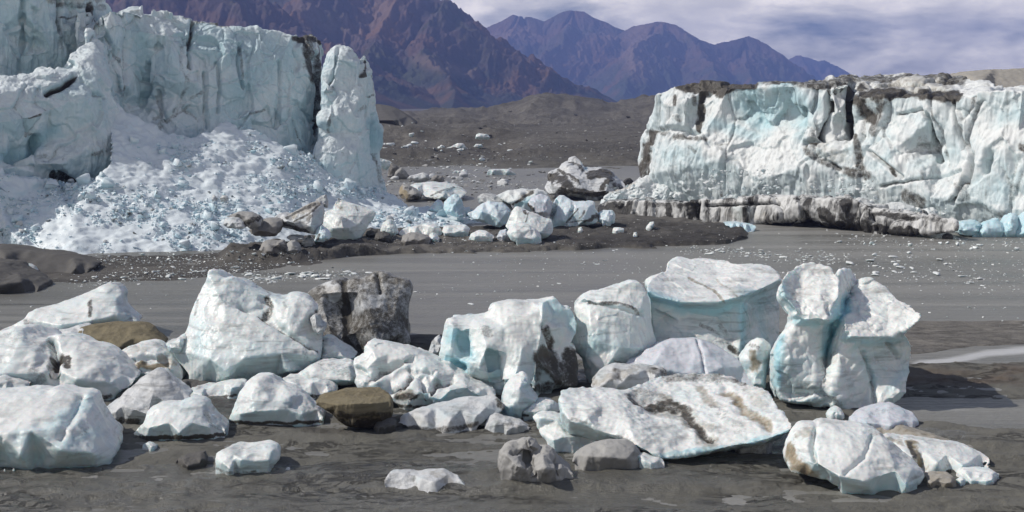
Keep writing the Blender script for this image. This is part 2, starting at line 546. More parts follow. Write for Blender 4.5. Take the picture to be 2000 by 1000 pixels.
def relief(name, outline, base=None, T=3.0, lean=None, ctrl='', cr=(), mat='ice', strokes=(), carve=(), seed=0, N=110, parent=None,
           Yf=None, lo=0.035, fac=0.05, fine=0.0035, flute=0.10, smooth=3, sink=0.35, blue=0.12, dirt=0.0, tan=0.0, pillow=0.33, floor=0.0, e0=0.0, drop=0.0, cracks=0.0, cell=3.0):
    """A solid lump of ice: its outline and its facets stand at real distances on the ground, it is closed behind,
    remeshed evenly, then weathered by noise.  Third value of a point = metres towards the viewer."""
    rng = random.Random(seed * 7 + len(outline))
    ol = P(outline)
    ys = [p[1] for p in ol]
    xs = [p[0] for p in ol]
    top, bot = min(ys), max(ys)
    if base is None:
        base = bot
    Yb = gy(base)
    if Yf is None and floor == 0.0:
        gh = ground_hits([((min(xs) + max(xs)) / 2, base), (min(xs) * .75 + max(xs) * .25, base), (min(xs) * .25 + max(xs) * .75, base)])
        zs = sorted(float(g.z) for g in gh)
        floor = zs[1]
        Yb = F * (H - floor) / (base - HY)
    if lean is None:
        lean = 0.5 * T
    wpx = max(max(xs) - min(xs), bot - top)

    def depth(px, py, e):
        if Yf is not None:
            return Yf(px, py) - e
        v = (py - top) / max(bot - top, 1)
        return Yb + lean * (1 - max(0, min(1, v)) ** 1.4) - e
    # dense outline
    step = max(wpx / 45.0, 2.0)
    pts, es = [], []
    n = len(ol)
    for k in range(n):
        a, b = ol[k], ol[(k + 1) % n]
        ea, eb = (a[2] if len(a) > 2 else e0), (b[2] if len(b) > 2 else e0)
        m = max(1, int(math.hypot(b[0] - a[0], b[1] - a[1]) / step))
        for j in range(m):
            t = j / m
            pts.append((a[0] + (b[0] - a[0]) * t, a[1] + (b[1] - a[1]) * t))
            es.append(ea + (eb - ea) * t)
    no = len(pts)
    edges = [(k, (k + 1) % no) for k in range(no)]
    oo = pts[:]
    for q in P(ctrl):
        pts.append(q[:2])
        es.append(q[2])
    for line in cr:
        q = P(line)
        for k, c in enumerate(q):
            pts.append(c[:2])
            es.append(c[2])
            if k:
                edges.append((len(pts) - 2, len(pts) - 1))
    if not ctrl and not cr:
        # rounded, randomly faceted front
        g = wpx / 5.5
        cl = oo + [oo[0]]
        cand = []
        y = top + g * .5
        while y < bot:
            x = min(xs) + g * rng.uniform(.2, .7)
            while x < max(xs):
                cand.append((x + rng.uniform(-.3, .3) * g, y + rng.uniform(-.3, .3) * g))
                x += g
            y += g * .9
        ins = []
        for c in cand:
            j, inside = no - 1, False
            for i in range(no):
                if (oo[i][1] > c[1]) != (oo[j][1] > c[1]) and c[0] < (oo[j][0] - oo[i][0]) * (c[1] - oo[i][1]) / (oo[j][1] - oo[i][1]) + oo[i][0]:
                    inside = not inside
                j = i
            if inside:
                d = seg_dist(np.array([c[0]]), np.array([c[1]]), cl)[0]
                if d > g * .22:
                    ins.append((c, d))
        md = max([d for c, d in ins], default=1)
        for c, d in ins:
            pts.append(c)
            es.append(T * pillow * math.sqrt(max(0, 1 - (1 - d / md) ** 2)) + rng.uniform(-.07, .07) * T)
    res = geometry.delaunay_2d_cdt([Vector(p) for p in pts], edges, [], 1, 0.01)
    v2, tris, orig = res[0], res[2], res[3]
    co = []
    for k, v in enumerate(v2):
        if orig[k]:
            e = es[orig[k][0]]
        else:
            e = es[min(range(len(pts)), key=lambda j: (pts[j][0] - v[0]) ** 2 + (pts[j][1] - v[1]) ** 2)]
        c = list(W(v[0], v[1], depth(v[0], v[1], e)))
        if c[2] < floor + 0.12:
            c[2] -= sink
        co.append(c)
    faces = [tuple(f) for f in tris]
    ecount = {}
    for f in faces:
        for k in range(len(f)):
            a, b = f[k], f[(k + 1) % len(f)]
            ecount[(a, b)] = 1
    bnd = [(a, b) for (a, b) in ecount if (b, a) not in ecount]
    bv = sorted({a for e in bnd for a in e})
    A = np.array(co)
    cen = A[bv].mean(0)
    ybk = max(A[bv, 1].mean(), Yb) + 0.25 * T if Yf is None else A[bv, 1].mean() + .3 * T
    ring, ring2 = {}, {}
    for a in bv:
        p = A[a]
        for rr, s, dd, dz in ((ring, .985 if drop else .93, .10 if drop else .35, .7), (ring2, .62, .75, 1)):
            rr[a] = len(co)
            q = cen + (p - cen) * s
            z = q[2] if p[2] > floor + .2 else min(p[2], q[2])
            co.append([q[0], max(p[1], p[1] * .4 + ybk * .6) + dd * T, z - dz * drop])
    cc = len(co)
    co.append([cen[0], ybk + T * .9, cen[2] - drop])
    for a, b in bnd:
        faces += [(b, a, ring[a], ring[b]), (ring[b], ring[a], ring2[a], ring2[b]), (ring2[b], ring2[a], cc)]
    A = np.array(co)
    ext = A.max(0) - A.min(0)
    size = max(ext[0], ext[2])
    org = np.array([cen[0], A[bv, 1].min() + .3 * T, floor])
    me0 = bpy.data.meshes.new('cage')
    me0.from_pydata([tuple(c) for c in (A - org)], [], faces)
    bm = bmesh.new()
    bm.from_mesh(me0)
    bmesh.ops.recalc_face_normals(bm, faces=bm.faces)
    bm.to_mesh(me0)
    bm.free()
    ob = bpy.data.objects.new('cage', me0)
    COL.objects.link(ob)
    md = ob.modifiers.new('r', 'REMESH')
    md.mode = 'VOXEL'
    md.voxel_size = size / N
    dg = bpy.context.evaluated_depsgraph_get()
    me = bpy.data.meshes.new_from_object(ob.evaluated_get(dg), depsgraph=dg)
    bpy.data.objects.remove(ob)
    bpy.data.meshes.remove(me0)
    nv = len(me.vertices)
    c = np.empty(nv * 3)
    me.vertices.foreach_get('co', c)
    c = c.reshape(-1, 3)
    ed = np.empty(len(me.edges) * 2, dtype=np.int32)
    me.edges.foreach_get('vertices', ed)
    ed = ed.reshape(-1, 2)
    deg = np.maximum(np.bincount(ed.ravel(), minlength=nv), 1)

    def lap(x, it, w=.6):
        for _ in range(it):
            s = np.zeros_like(x)
            for k in range(3):
                s[:, k] = np.bincount(ed[:, 0], x[ed[:, 1], k], nv) + np.bincount(ed[:, 1], x[ed[:, 0], k], nv)
            x = x + w * (s / deg[:, None] - x)
        return x
    c = lap(c, smooth)
    me.vertices.foreach_set('co', c.ravel())
    me.update()
    nrm = vnormals(me)
    s = min(ext[0], ext[2], 12.0)
    q = c / s + seed * 3.7
    d = s * lo * .7 * fbm(q * 2.2, 3, seed)
    fac = fac * FACET
    if fac:
        w = q * np.array([3.0, 3.0, 2.4])
        w = w + .25 * np.stack([noise(q * 5, seed + 31), noise(q * 5, seed + 32), noise(q * 5, seed + 33)], 1)
        f1, f2, tl = worley(w, seed + 5)
        d += s * fac * .55 * tl
        f1, f2, tl = worley(w * 2.7, seed + 9)
        d += s * fac * .22 * tl - s * fac * .10 * (1 - sstep(0, .12, f2 - f1))
    d += s * fine * fbm(q * 13, 4, seed + 3, .6)
    if flute:
        d += flute * ridged(c * np.array([.8, .8, .11]) + seed, 4, seed + 7, .6) - flute * .5
    crk = None
    if cracks:
        w = (c + org) * np.array([1, 1, .42]) / cell
        w = w + .22 * np.stack([noise(w * 2.3, seed + 31), noise(w * 2.3, seed + 32), noise(w * 2.3, seed + 33)], 1)
        f1, f2, tl = worley(w, seed + 90)
        gate = sstep(-.05, .25, noise(w * .7 + 9, seed + 93))
        crk = (1 - sstep(.01, .075, f2 - f1)) * gate
        d += cell * .10 * tl - cell * .07 * (1 - sstep(.0, .14, f2 - f1)) * gate
    px = CX + F * (c[:, 0] + org[0]) / (c[:, 1] + org[1])
    py = HY + F * (H - c[:, 2] - org[2]) / (c[:, 1] + org[1])
    wob = fbm(q * 4.0, 4, seed + 40, .6)
    wob2 = fbm(q * 4.0 + 50, 4, seed + 45, .6)
    for line, wd, dep in carve:
        dist = seg_dist(px + wob * wd * .5, py + wob2 * wd * .5, P(line))
        d -= dep * np.exp(-(dist / wd) ** 2) * sstep(.1, -.3, nrm[:, 1])
    c = c + nrm * d[:, None]
    c = lap(c, 1, .35)
    me.vertices.foreach_set('co', c.ravel())
    A_ = {'dirt': np.full(nv, dirt), 'blue': np.full(nv, blue), 'tan': np.full(nv, tan)}
    if crk is not None:
        A_['dirt'] = A_['dirt'] + crk * cracks
    A_['blue'] = A_['blue'] + .16 * fbm(q * 1.7, 3, seed + 60)
    for kind, line, wd, st in strokes:
        dist = seg_dist(px + wob * wd * .45, py + wob2 * wd * .45, P(line))
        if kind == 'blue' and st > 0:
            A_[kind] = np.maximum(A_[kind], st * np.exp(-(dist / wd) ** 2))
            continue
        A_[kind] = np.maximum(A_[kind], st * (1 - sstep(wd * .35, wd * 1.15, dist))) if st > 0 else A_[kind] + st * (1 - sstep(wd * .35, wd * 1.15, dist))
    for k, a in A_.items():
        at = me.attributes.new(k, 'FLOAT', 'POINT')
        at.data.foreach_set('value', a.astype(np.float32))
    me.polygons.foreach_set('use_smooth', np.ones(len(me.polygons), dtype=bool))
    me.materials.clear()
    me.materials.append(M[mat])
    me.name = name
    me.update()
    o = link(name, me, parent, org if parent is None else Vector(org) - parent.location)
    return o


def berg(label, outline, cat='iceberg', name='iceberg', group=None, **kw):
    o = relief(name, outline, **kw)
    return tag(o, label, cat, group)


def empty(name, loc, label, cat, group=None):
    o = bpy.data.objects.new(name, None)
    COL.objects.link(o)
    o.location = loc
    return tag(o, label, cat, group)


# ------------------------------------------------------------------ ground
def curve(s):
    q = P(s)
    return np.array([a[0] for a in q]), np.array([a[1] for a in q])


SHORE = curve('-1500,640 -300,640 0,648 300,672 600,690 700,682 820,662 900,668 1100,690 1300,712 1520,722 1800,716 2000,712 2600,706 4000,700')
MORAINE = curve('-2000,225 300,228 700,236 815,231 830,226 880,222 960,218 1010,204 1045,190 1070,188 1130,195 1190,206 1230,204 1280,198 1340,194 1500,205 2000,225 4000,225')


def patch(px, py, top, bot, x0, x1, soft, rag, sb=None):
    """1 inside a strip bounded by two row curves and two columns"""
    t, b = np.interp(px, *curve(top)), np.interp(px, *curve(bot))
    return sstep(-soft, soft, py - t + rag) * sstep(-(sb or soft), sb or soft, b - py + rag) * sstep(-4 * soft, 4 * soft, px - x0) * sstep(-4 * soft, 4 * soft, x1 - px)


def terrain(x, y):
    """height and cover of the flats at world points"""
    p3 = np.stack([x, y, np.zeros_like(x)], 1)
    px, py = CX + F * x / y, HY + F * H / y
    n1 = fbm(p3 * np.array([.10, .18, 1]), 4, 3)
    n2 = fbm(p3 * .9, 4, 5, .55)
    rag = n1 * 10 + 5 * fbm(p3 * .35, 4, 13, .6)
    fg = sstep(-14, 16, py - np.interp(px, *SHORE) + n1 * 9)
    z = -.34 + fg * (.40 + .07 * n1 + .035 * n2 + .06 * sstep(.1, .5, fbm(p3 * np.array([.05, .22, 1]), 3, 19)))
    ter = fbm(p3 * np.array([.16, .42, 1]), 5, 83, .55)
    z += fg * (-.03 + .07 * sstep(.02, .05, ter) + .06 * sstep(.30, .33, ter) + .04 * fbm(p3 * np.array([1.2, 2.2, 1]), 4, 88, .6))
    gravel, dark, rust, wet = np.zeros_like(x), np.zeros_like(x), np.zeros_like(x), .25 + .4 * fg * sstep(.0, .6, fbm(p3 * np.array([.09, .2, 1]), 3, 77))
    # low shelves and the dark cuts below them
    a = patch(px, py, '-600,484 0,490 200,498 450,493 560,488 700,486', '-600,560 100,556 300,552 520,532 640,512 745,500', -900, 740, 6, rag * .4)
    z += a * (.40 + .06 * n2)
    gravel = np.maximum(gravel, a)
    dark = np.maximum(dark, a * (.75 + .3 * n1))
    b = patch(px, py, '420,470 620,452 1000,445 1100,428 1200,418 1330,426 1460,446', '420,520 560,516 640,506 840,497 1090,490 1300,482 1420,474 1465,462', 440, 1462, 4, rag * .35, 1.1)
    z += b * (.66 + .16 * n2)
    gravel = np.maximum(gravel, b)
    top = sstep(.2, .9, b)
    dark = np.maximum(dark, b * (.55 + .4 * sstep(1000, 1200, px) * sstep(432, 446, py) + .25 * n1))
    c = patch(px, py, '1480,648 1800,628 2000,627 2700,625', '1480,716 1800,690 1900,676 2050,672 2700,670', 1500, 4000, 5, rag * .35)
    z += c * .40
    gravel = np.maximum(gravel, c)
    c2 = patch(px, py, '560,656 700,656 860,648 900,655', '560,690 700,688 860,690 900,690', 590, 890, 4, rag * .4)
    z += c2 * .36
    gravel, dark = np.maximum(gravel, c2), np.maximum(dark, c2 * .4)
    rust = patch(px, py, '1560,735 1800,728 2100,728', '1560,760 1800,764 2100,762', 1590, 4000, 9, rag) * (.35 + .3 * n2)
    c3 = patch(px, py, '1500,792 1780,776 2000,782 2600,780', '1500,812 1780,826 2000,842 2600,850', 1690, 4000, 7, rag * .3)
    z -= c3 * .25
    wet = np.maximum(wet, c3)
    c4 = patch(px, py, '380,765 600,830 700,850', '380,800 600,850 760,858', 330, 760, 6, rag * .4)
    dark = np.maximum(dark, c4 * .65)
    # moraine country beyond the lagoon
    ms = sstep(244, 300, y + 12 * n1)
    hum = fbm(p3 * np.array([.028, .030, 1]), 5, 23, .52)
    lump = ridged(p3 * np.array([.05, .035, 1]), 4, 29)
    left = 1 - sstep(960, 1060, px)
    bluff = ms * (1.6 + 2.4 * sstep(258, 345, y))
    z = z * (1 - ms) + ms * (bluff + left * (2.2 * hum + 2.6 * lump - 1.4) * sstep(255, 330, y) * (1 - sstep(520, 620, y)) + .25 * hum + .12 * n2)
    sil = np.interp(px, *MORAINE)
    zr = H - (sil - HY) * 800.0 / F
    up = sstep(520, 800, y) * (1 - sstep(820, 1200, y))
    hh = np.maximum(zr - 4.0, 0)
    z += ms * hh * up * (1 + .0 * hum) + ms * up * (1 - .6 * up) * 6.0 * (1.2 * hum + lump - .5)
    z += ms * (fbm(p3 * .11, 5, 61, .65) * 1.3) * sstep(400, 560, y) * (1 - .6 * up)
    z = np.where(y > 900, z * (1 - sstep(1000, 1500, y)) - .3 * sstep(1000, 1500, y), z)
    gravel = np.maximum(gravel, ms)
    dark = np.maximum(dark, ms * (.05 + .30 * sstep(345, 290, y) + .25 * np.clip(hum, 0, 1)))
    return z, gravel, dark, rust, wet, ms


def ground_hits(q):
    """ground points seen at places of the photograph (fixed-point search along each sight line)"""
    q = np.array(q, dtype=float)
    px, py = q[:, 0], np.maximum(q[:, 1], 212.0)
    z = np.zeros(len(px))
    for k in range(9):
        Y = np.minimum(F * (H - z) / (py - HY), 1000)
        zn = np.maximum(terrain((px - CX) * Y / F, Y)[0], 0)
        z = zn if k == 0 else .5 * z + .5 * zn
    Y = np.minimum(F * (H - z) / (py - HY), 1000)
    x = (px - CX) * Y / F
    return [Vector(p) for p in zip(x, Y, np.maximum(terrain(x, Y)[0], 0))]


def build_ground():
    rows = np.concatenate([np.arange(2600, 1060, -60), np.arange(1060, 700, -2.2), np.arange(700, 505, -1.8), np.arange(505, 425, -.7), np.arange(425, 380, -1.4), np.arange(380, 240, -1.0),
                           np.arange(240, 212, -.8), np.array([210, 208, 206, 204, 202.5, 201.5, 201, 200.7])])
    cols = np.concatenate([np.arange(-1600, -200, 40), np.arange(-200, 2200, 4.5), np.arange(2200, 3700, 40)])
    PX, PY = np.meshgrid(cols, rows)
    y = gy(PY.ravel())
    x = (PX.ravel() - CX) * y / F
    z, g, d, r, w, ms = terrain(x, y)
    nr, nc = len(rows), len(cols)
    i = np.arange(nr * nc).reshape(nr, nc)
    q = np.stack([i[:-1, :-1].ravel(), i[:-1, 1:].ravel(), i[1:, 1:].ravel(), i[1:, :-1].ravel()], 1)
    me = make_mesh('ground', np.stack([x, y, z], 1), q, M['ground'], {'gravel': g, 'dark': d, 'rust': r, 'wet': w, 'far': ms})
    tag(link('ground', me), kind='structure')
    s = 1500.0
    rows = np.concatenate([np.arange(1700, 1000, -80), np.arange(1000, 420, -4), np.arange(420, 240, -6)])
    cols = np.concatenate([np.array([-3000, -1600]), np.arange(-400, 2400, 12), np.array([3600, 5000])])
    PX, PY = np.meshgrid(cols, rows)
    px, py = PX.ravel(), PY.ravel()
    y = gy(py)
    x = (px - CX) * y / F
    fo = np.zeros_like(x)
    for line, wd, st in (('1790,712 1850,706 1930,690 2000,684 2300,676', 9, 1.0), ('1840,712 2000,716 2300,712', 5, .55), ('1700,800 1860,800 2000,808 2300,815', 4, .45), ('1640,610 1800,606 2300,600', 4, .35), ('1000,575 1300,560', 5, .2), ('820,606 860,604', 3, .3)):
        fo = np.maximum(fo, st * np.exp(-(seg_dist(px, py, P(line)) / wd) ** 2))
    i = np.arange(len(rows) * len(cols)).reshape(len(rows), len(cols))
    q = np.stack([i[:-1, :-1].ravel(), i[:-1, 1:].ravel(), i[1:, 1:].ravel(), i[1:, :-1].ravel()], 1)
    me = make_mesh('water', np.stack([x, y, 0 * x], 1), q, M['water'], {'foam': fo})
    tag(link('water', me), kind='structure')


build_ground()

# ------------------------------------------------------------------ mountains
def mountain(name, ridges, x0, x1, y0, y1, nx, ny, slope, mat, seed, amp, base=0.0, zmax=320.0, scree=()):
    xs = np.linspace(x0, x1, nx)
    ysr = np.linspace(y0, y1, ny)
    PXs, Y = np.meshgrid(xs, ysr)
    y = Y.ravel()
    x = (PXs.ravel() - CX) * y / F
    p3 = np.stack([x, y, np.zeros_like(x)], 1)
    L = amp
    wx = x + L * .8 * fbm(p3 / (L * 9), 4, seed)
    wy = y + L * .8 * fbm(p3 / (L * 9) + 40, 4, seed + 3)
    z = np.full(len(x), base - 60.0)
    dmin = np.full(len(x), 1e9)
    for line, sl, *spur in ridges:
        pts = [W(*q) for q in P(line)]
        for a, b in zip(pts[:-1], pts[1:]):
            dx, dy = b[0] - a[0], b[1] - a[1]
            l2 = dx * dx + dy * dy + 1e-9
            t0 = np.clip(((x - a[0]) * dx + (y - a[1]) * dy) / l2, 0, 1)
            d0 = np.hypot(x - a[0] - t0 * dx, y - a[1] - t0 * dy)
            k = np.ones_like(d0) if spur else sstep(0, L * 5, d0)
            xx, yy = x + (wx - x) * k, y + (wy - y) * k
            t = np.clip(((xx - a[0]) * dx + (yy - a[1]) * dy) / l2, 0, 1)
            d = np.hypot(xx - a[0] - t * dx, yy - a[1] - t * dy)
            h = a[2] + (b[2] - a[2]) * t
            zz = h - d * slope * sl * (1.12 - .25 * sstep(0, L * 22, d))
            dmin = np.where(zz > z, d + (L * 2.2 if spur else 0), dmin)
            z = np.maximum(z, zz)
    k = .12 + .88 * sstep(0, L * 3.5, dmin)
    q = np.stack([wx, wy, z * .7], 1)
    g = ridged(q / (L * 6), 5, seed + 8, .55)
    g2 = ridged(q * np.array([1.6, .8, .3]) / (L * 2.4), 4, seed + 12, .6)
    low = sstep(base, base + zmax * .22, z)
    g3 = ridged(np.stack([x, y, z], 1) * np.array([1.2, 1.0, .4]) / (L * .9), 4, seed + 20, .6)
    z = z + k * low * (L * 1.15 * (g - .62) + L * .55 * (g2 - .6) + L * .20 * (g3 - .6)) + L * .1 * fbm(q / (L * .5), 4, seed + 16, .6) * (k * .7 + .3) * low
    z = np.maximum(z, base - 4)
    sc = np.zeros(len(x))
    px, py = CX + F * x / y, HY + F * (H - z) / y
    for line, wd, st in scree:
        dist = seg_dist(px + wd * .5 * g, py + wd * .5 * g2, P(line))
        sc = np.maximum(sc, st * (1 - sstep(wd * .2, wd * 1.2, dist)) * (.5 + .7 * g2))
    i = np.arange(nx * ny).reshape(ny, nx)
    qd = np.stack([i[:-1, :-1].ravel(), i[:-1, 1:].ravel(), i[1:, 1:].ravel(), i[1:, :-1].ravel()], 1)
    me = make_mesh(name, np.stack([x, y, z], 1), qd, mat, {'alt': np.clip((z - base) / zmax, 0, 1), 'scree': np.clip(sc, 0, 1)})
    return tag(link(name, me), kind='structure')


M['mount_near'] = mountain_mat('brown_heath_mountain', (.046, .052, .048), (.094, .066, .064), (.108, .080, .082), 1 / 120.0)
M['mount_far'] = mountain_mat('bare_red_mountain', (.050, .066, .042), (.125, .085, .068), (.135, .095, .085), 1 / 220.0)
mountain('mountain', [
    ('560,-150,3900 700,-90,3750 800,-40,3650 840,-12,3620 862,0,3600 885,28,3600 905,45,3600 940,80,3600 985,110,3600 1030,138,3600 1065,160,3600 1120,188,3580 1190,208,3550', 1.0),
    ('800,-40,3650 745,60,3300 690,150,2950 640,225,2650', 1.05, 1),
    ('862,0,3600 835,70,3350 850,130,3080 860,165,2900 880,225,2700', 1.0, 1),
    ('985,110,3600 960,150,3350 960,225,3050', 1.2, 1),
    ('700,-90,3750 600,-20,3400 545,80,3000 520,160,2700', 1.1, 1),
    ('100,-200,3300 330,-90,3000 440,-10,2850 520,52,2700 600,120,2600 650,170,2550', .9, 1)],
    150, 1300, 2450, 4300, 640, 460, .62, M['mount_near'], 4, 46.0, 0.0, 330.0,
    [('600,20 680,70 720,60 760,20', 26, .5), ('820,120 880,140 930,150', 16, .4), ('660,150 700,180', 18, .25)])
mountain('mountain_range', [
    ('860,90,8000 905,62,8000 935,52,8000 950,52,8000 980,40,8000 1003,27,8000 1020,33,8000 1035,32,8000 1050,36,8000 1063,40,8000 1080,30,8000 1100,21,8000 1115,19,8000 1140,21,8000 1155,31,8000 1180,41,8000 1205,55,8000 1222,61,8000', 1.0),
    ('1222,61,8000 1235,50,7900 1260,44,7850 1297,40,7800 1315,45,7800 1340,60,7800 1370,78,7850 1395,84,7900', 1.0),
    ('1395,84,7900 1430,76,7950 1462,69,8000 1480,76,8000 1510,95,8000 1535,115,8000 1560,145,8000 1590,165,8000 1640,190,8000', 1.05),
    ('1297,40,7800 1260,90,7200 1230,140,6600 1190,190,6000', 1.0, 1),
    ('1340,60,7800 1400,120,7100 1420,170,6500', 1.0, 1),
    ('1110,19,8000 1090,80,7500 1060,130,7000 1040,180,6500', 1.1, 1),
    ('1003,27,8000 985,90,7500 975,140,7100', 1.1, 1),
    ('1462,69,8000 1480,130,7400 1500,180,6900', 1.0, 1),
    ('1222,61,8000 1170,120,7500 1120,170,7000', 1.0, 1)],
    800, 1760, 5600, 8800, 640, 460, .58, M['mount_far'], 11, 66.0, 0.0, 520.0,
    [('1255,70 1240,110 1260,150', 26, .7), ('1140,110 1060,150', 22, .5), ('1000,55 1040,70 975,75', 14, .55), ('1200,75 1150,100', 15, .4), ('1300,45 1340,75', 14, .4)])
mountain('distant_mountain', [
    ('1500,130,11000 1540,115,11000 1556,108,11000 1585,113,11000 1598,118,11000 1610,115,11000 1640,130,11000 1670,148,11000 1760,190,11000', 1.0),
    ('1556,108,11000 1590,150,10200 1600,200,9600', 1.0, 1), ('1610,115,11000 1650,170,10300', 1.0, 1)],
    1400, 1860, 9300, 11600, 220, 130, .6, M['mount_far'], 21, 80.0, 0.0, 400.0)

# ------------------------------------------------------------------ chunks of ice and stone
def ico(sub):
    bm = bmesh.new()
    bmesh.ops.create_icosphere(bm, subdivisions=sub, radius=1.0)
    v = np.array([p.co[:] for p in bm.verts])
    f = np.array([[q.index for q in p.verts] for p in bm.faces])
    bm.free()
    return v, f


ICO = {k: ico(k) for k in (1, 2, 3, 4)}


def chunk_co(seed, sub=3, planes=11, sharp=9.0, rough=.05, flat=(1, 1, .75)):
    r = np.random.default_rng(seed)
    v, f = ICO[sub]
    n = r.normal(size=(planes, 3))
    n /= np.linalg.norm(n, axis=1)[:, None]
    h = r.uniform(.55, 1.0, planes)
    c = np.maximum(v @ n.T, 1e-3) / h
    rad = 1.0 / (np.sum(c ** sharp, 1) ** (1 / sharp))
    rad = np.minimum(rad, 1.25)
    co = v * rad[:, None]
    co = co + v * (rough * fbm(co * 2.6 + seed, 3, seed) + rough * .5 * fbm(co * 7 + seed, 3, seed + 2))[:, None]
    return co * np.array(flat), f


def shard_co(seed, n=10, flat=(1, 1, .75)):
    r = np.random.default_rng(seed)
    bm = bmesh.new()
    for p in r.normal(size=(n, 3)):
        p = p / np.linalg.norm(p) * r.uniform(.75, 1.1)
        bm.verts.new(p * np.array(flat))
    h = bmesh.ops.convex_hull(bm, input=bm.verts)
    bmesh.ops.delete(bm, geom=[v for v in h['geom_interior'] if isinstance(v, bmesh.types.BMVert)], context='VERTS')
    bmesh.ops.triangulate(bm, faces=bm.faces)
    bm.verts.index_update()
    co = np.array([v.co[:] for v in bm.verts])
    f = np.array([[v.index for v in q.verts] for q in bm.faces])
    bm.free()
    return co, f


def block_mesh(name, seed, mat, dirt=0.0, blue=.1):
    co, f = shard_co(seed, 12, (1, .85, .8))
    bm = bmesh.new()
    vs = [bm.verts.new(c) for c in co]
    for q in f:
        bm.faces.new([vs[k] for k in q])
    bmesh.ops.dissolve_limit(bm, angle_limit=.2, verts=bm.verts, edges=bm.edges)
    bmesh.ops.bevel(bm, geom=list(bm.edges), offset=.07, segments=1, affect='EDGES', profile=.5)
    bmesh.ops.triangulate(bm, faces=bm.faces)
    bm.verts.index_update()
    co = np.array([v.co[:] for v in bm.verts])
    f = np.array([[v.index for v in q.verts] for q in bm.faces])
    bm.free()
    co[:, 2] -= co[:, 2].min() * .6
    n = len(co)
    return make_mesh(name, co, f, M[mat], {'dirt': np.full(n, dirt), 'blue': np.full(n, blue), 'tan': np.zeros(n)}, smooth=False)


def chunk_mesh(name, seed, mat, sub=3, dirt=0.0, blue=.1, **kw):
    co, f = chunk_co(seed, sub, **kw)
    co[:, 2] -= co[:, 2].min() * .72
    d = np.full(len(co), dirt) + .35 * dirt * fbm(co * 2, 3, seed + 4)
    return make_mesh(name, co, f, M[mat], {'dirt': d, 'blue': np.full(len(co), blue), 'tan': np.zeros(len(co))})


def merge_chunks(name, pts, sizes, mat, seed, sub=2, parent=None, zs=.7, dirt=None, blue=None, loc=None, squash=(.5, 1.0), flat_sh=True):
    """many uncounted chunks as one mesh"""
    r = np.random.default_rng(seed)
    protos = [shard_co(seed * 13 + k, 8 + k % 5, (1, .8, zs)) for k in range(12)] if flat_sh else [chunk_co(seed * 13 + k, sub, 8, 14.0, .03, (1, 1, zs)) for k in range(12)]
    V, Fc, D, B = [], [], [], []
    off = 0
    for k, (p, s) in enumerate(zip(pts, sizes)):
        co, f = protos[r.integers(12)]
        a = r.uniform(0, 2 * math.pi)
        t = r.uniform(-.5, .5)
        R = np.array([[math.cos(a), -math.sin(a), 0], [math.sin(a), math.cos(a), 0], [0, 0, 1]]) @ np.array([[1, 0, 0], [0, math.cos(t), -math.sin(t)], [0, math.sin(t), math.cos(t)]])
        sc = s * np.array([r.uniform(.75, 1.3), r.uniform(.75, 1.2), r.uniform(*squash)])
        c = (co * sc) @ R.T + p
        V.append(c)
        Fc.append(f + off)
        off += len(co)
        D.append(np.full(len(co), 0 if dirt is None else dirt[k]))
        B.append(np.full(len(co), .1 if blue is None else blue[k]))
    me = make_mesh(name, np.concatenate(V), np.concatenate(Fc), M[mat], {'dirt': np.concatenate(D), 'blue': np.concatenate(B), 'tan': np.zeros(off)})
    if flat_sh:
        me.polygons.foreach_set('use_smooth', np.zeros(len(me.polygons), dtype=bool))
    return link(name, me, parent, loc)


RNG = random.Random(5)
CH = {k: [] for k in ('ice', 'floe', 'rock', 'block', 'grimy', 'dirty')}
for k in range(7):
    CH['ice'].append(chunk_mesh('ice_chunk', 100 + k, 'chunk', 3, flat=(1, .9, .8), blue=.15))
    CH['floe'].append(chunk_mesh('ice_chunk', 200 + k, 'chunk', 3, flat=(1.2, .9, .42), rough=.08))
    CH['rock'].append(chunk_mesh('stone', 300 + k, 'rock', 3, flat=(1.1, .9, .7), rough=.06))
    CH['block'].append(block_mesh('ice_block', 400 + k, 'rubble', blue=.1 + .05 * k))
    CH['dirty'].append(block_mesh('ice_block', 450 + k, 'grimy', .25))
    CH['grimy'].append(chunk_mesh('ice_chunk', 500 + k, 'grimy', 3, dirt=.25, flat=(1.1, .9, .7)))


def put(kind, px, py, wpx, name, label, cat, group, z=None, hit=None, squash=1.0):
    """one chunk, wpx photo pixels wide, resting on the ground at that spot"""
    g = hit if hit is not None else ground_hits([(px, py)])[0]
    s = wpx * .5 * g.y / F
    o = bpy.data.objects.new(name, RNG.choice(CH[kind]))
    COL.objects.link(o)
    o.location = (g.x, g.y, g.z - .05 * s)
    o.rotation_euler = (RNG.uniform(-.15, .15), RNG.uniform(-.15, .15), RNG.uniform(0, 6.28))
    o.scale = (s * RNG.uniform(.9, 1.1), s * RNG.uniform(.8, 1.1), s * RNG.uniform(.85, 1.15) * squash)
    return tag(o, label, cat, group)


def along(s, n, spread, rng):
    q = P(s)
    L = [math.hypot(b[0] - a[0], b[1] - a[1]) for a, b in zip(q[:-1], q[1:])]
    out = []
    for _ in range(n):
        d = rng.uniform(0, sum(L))
        for (a, b), l in zip(zip(q[:-1], q[1:]), L):
            if d <= l:
                t = d / l
                out.append((a[0] + (b[0] - a[0]) * t + rng.gauss(0, spread * 2.5), a[1] + (b[1] - a[1]) * t + rng.gauss(0, spread)))
                break
            d -= l
    return out


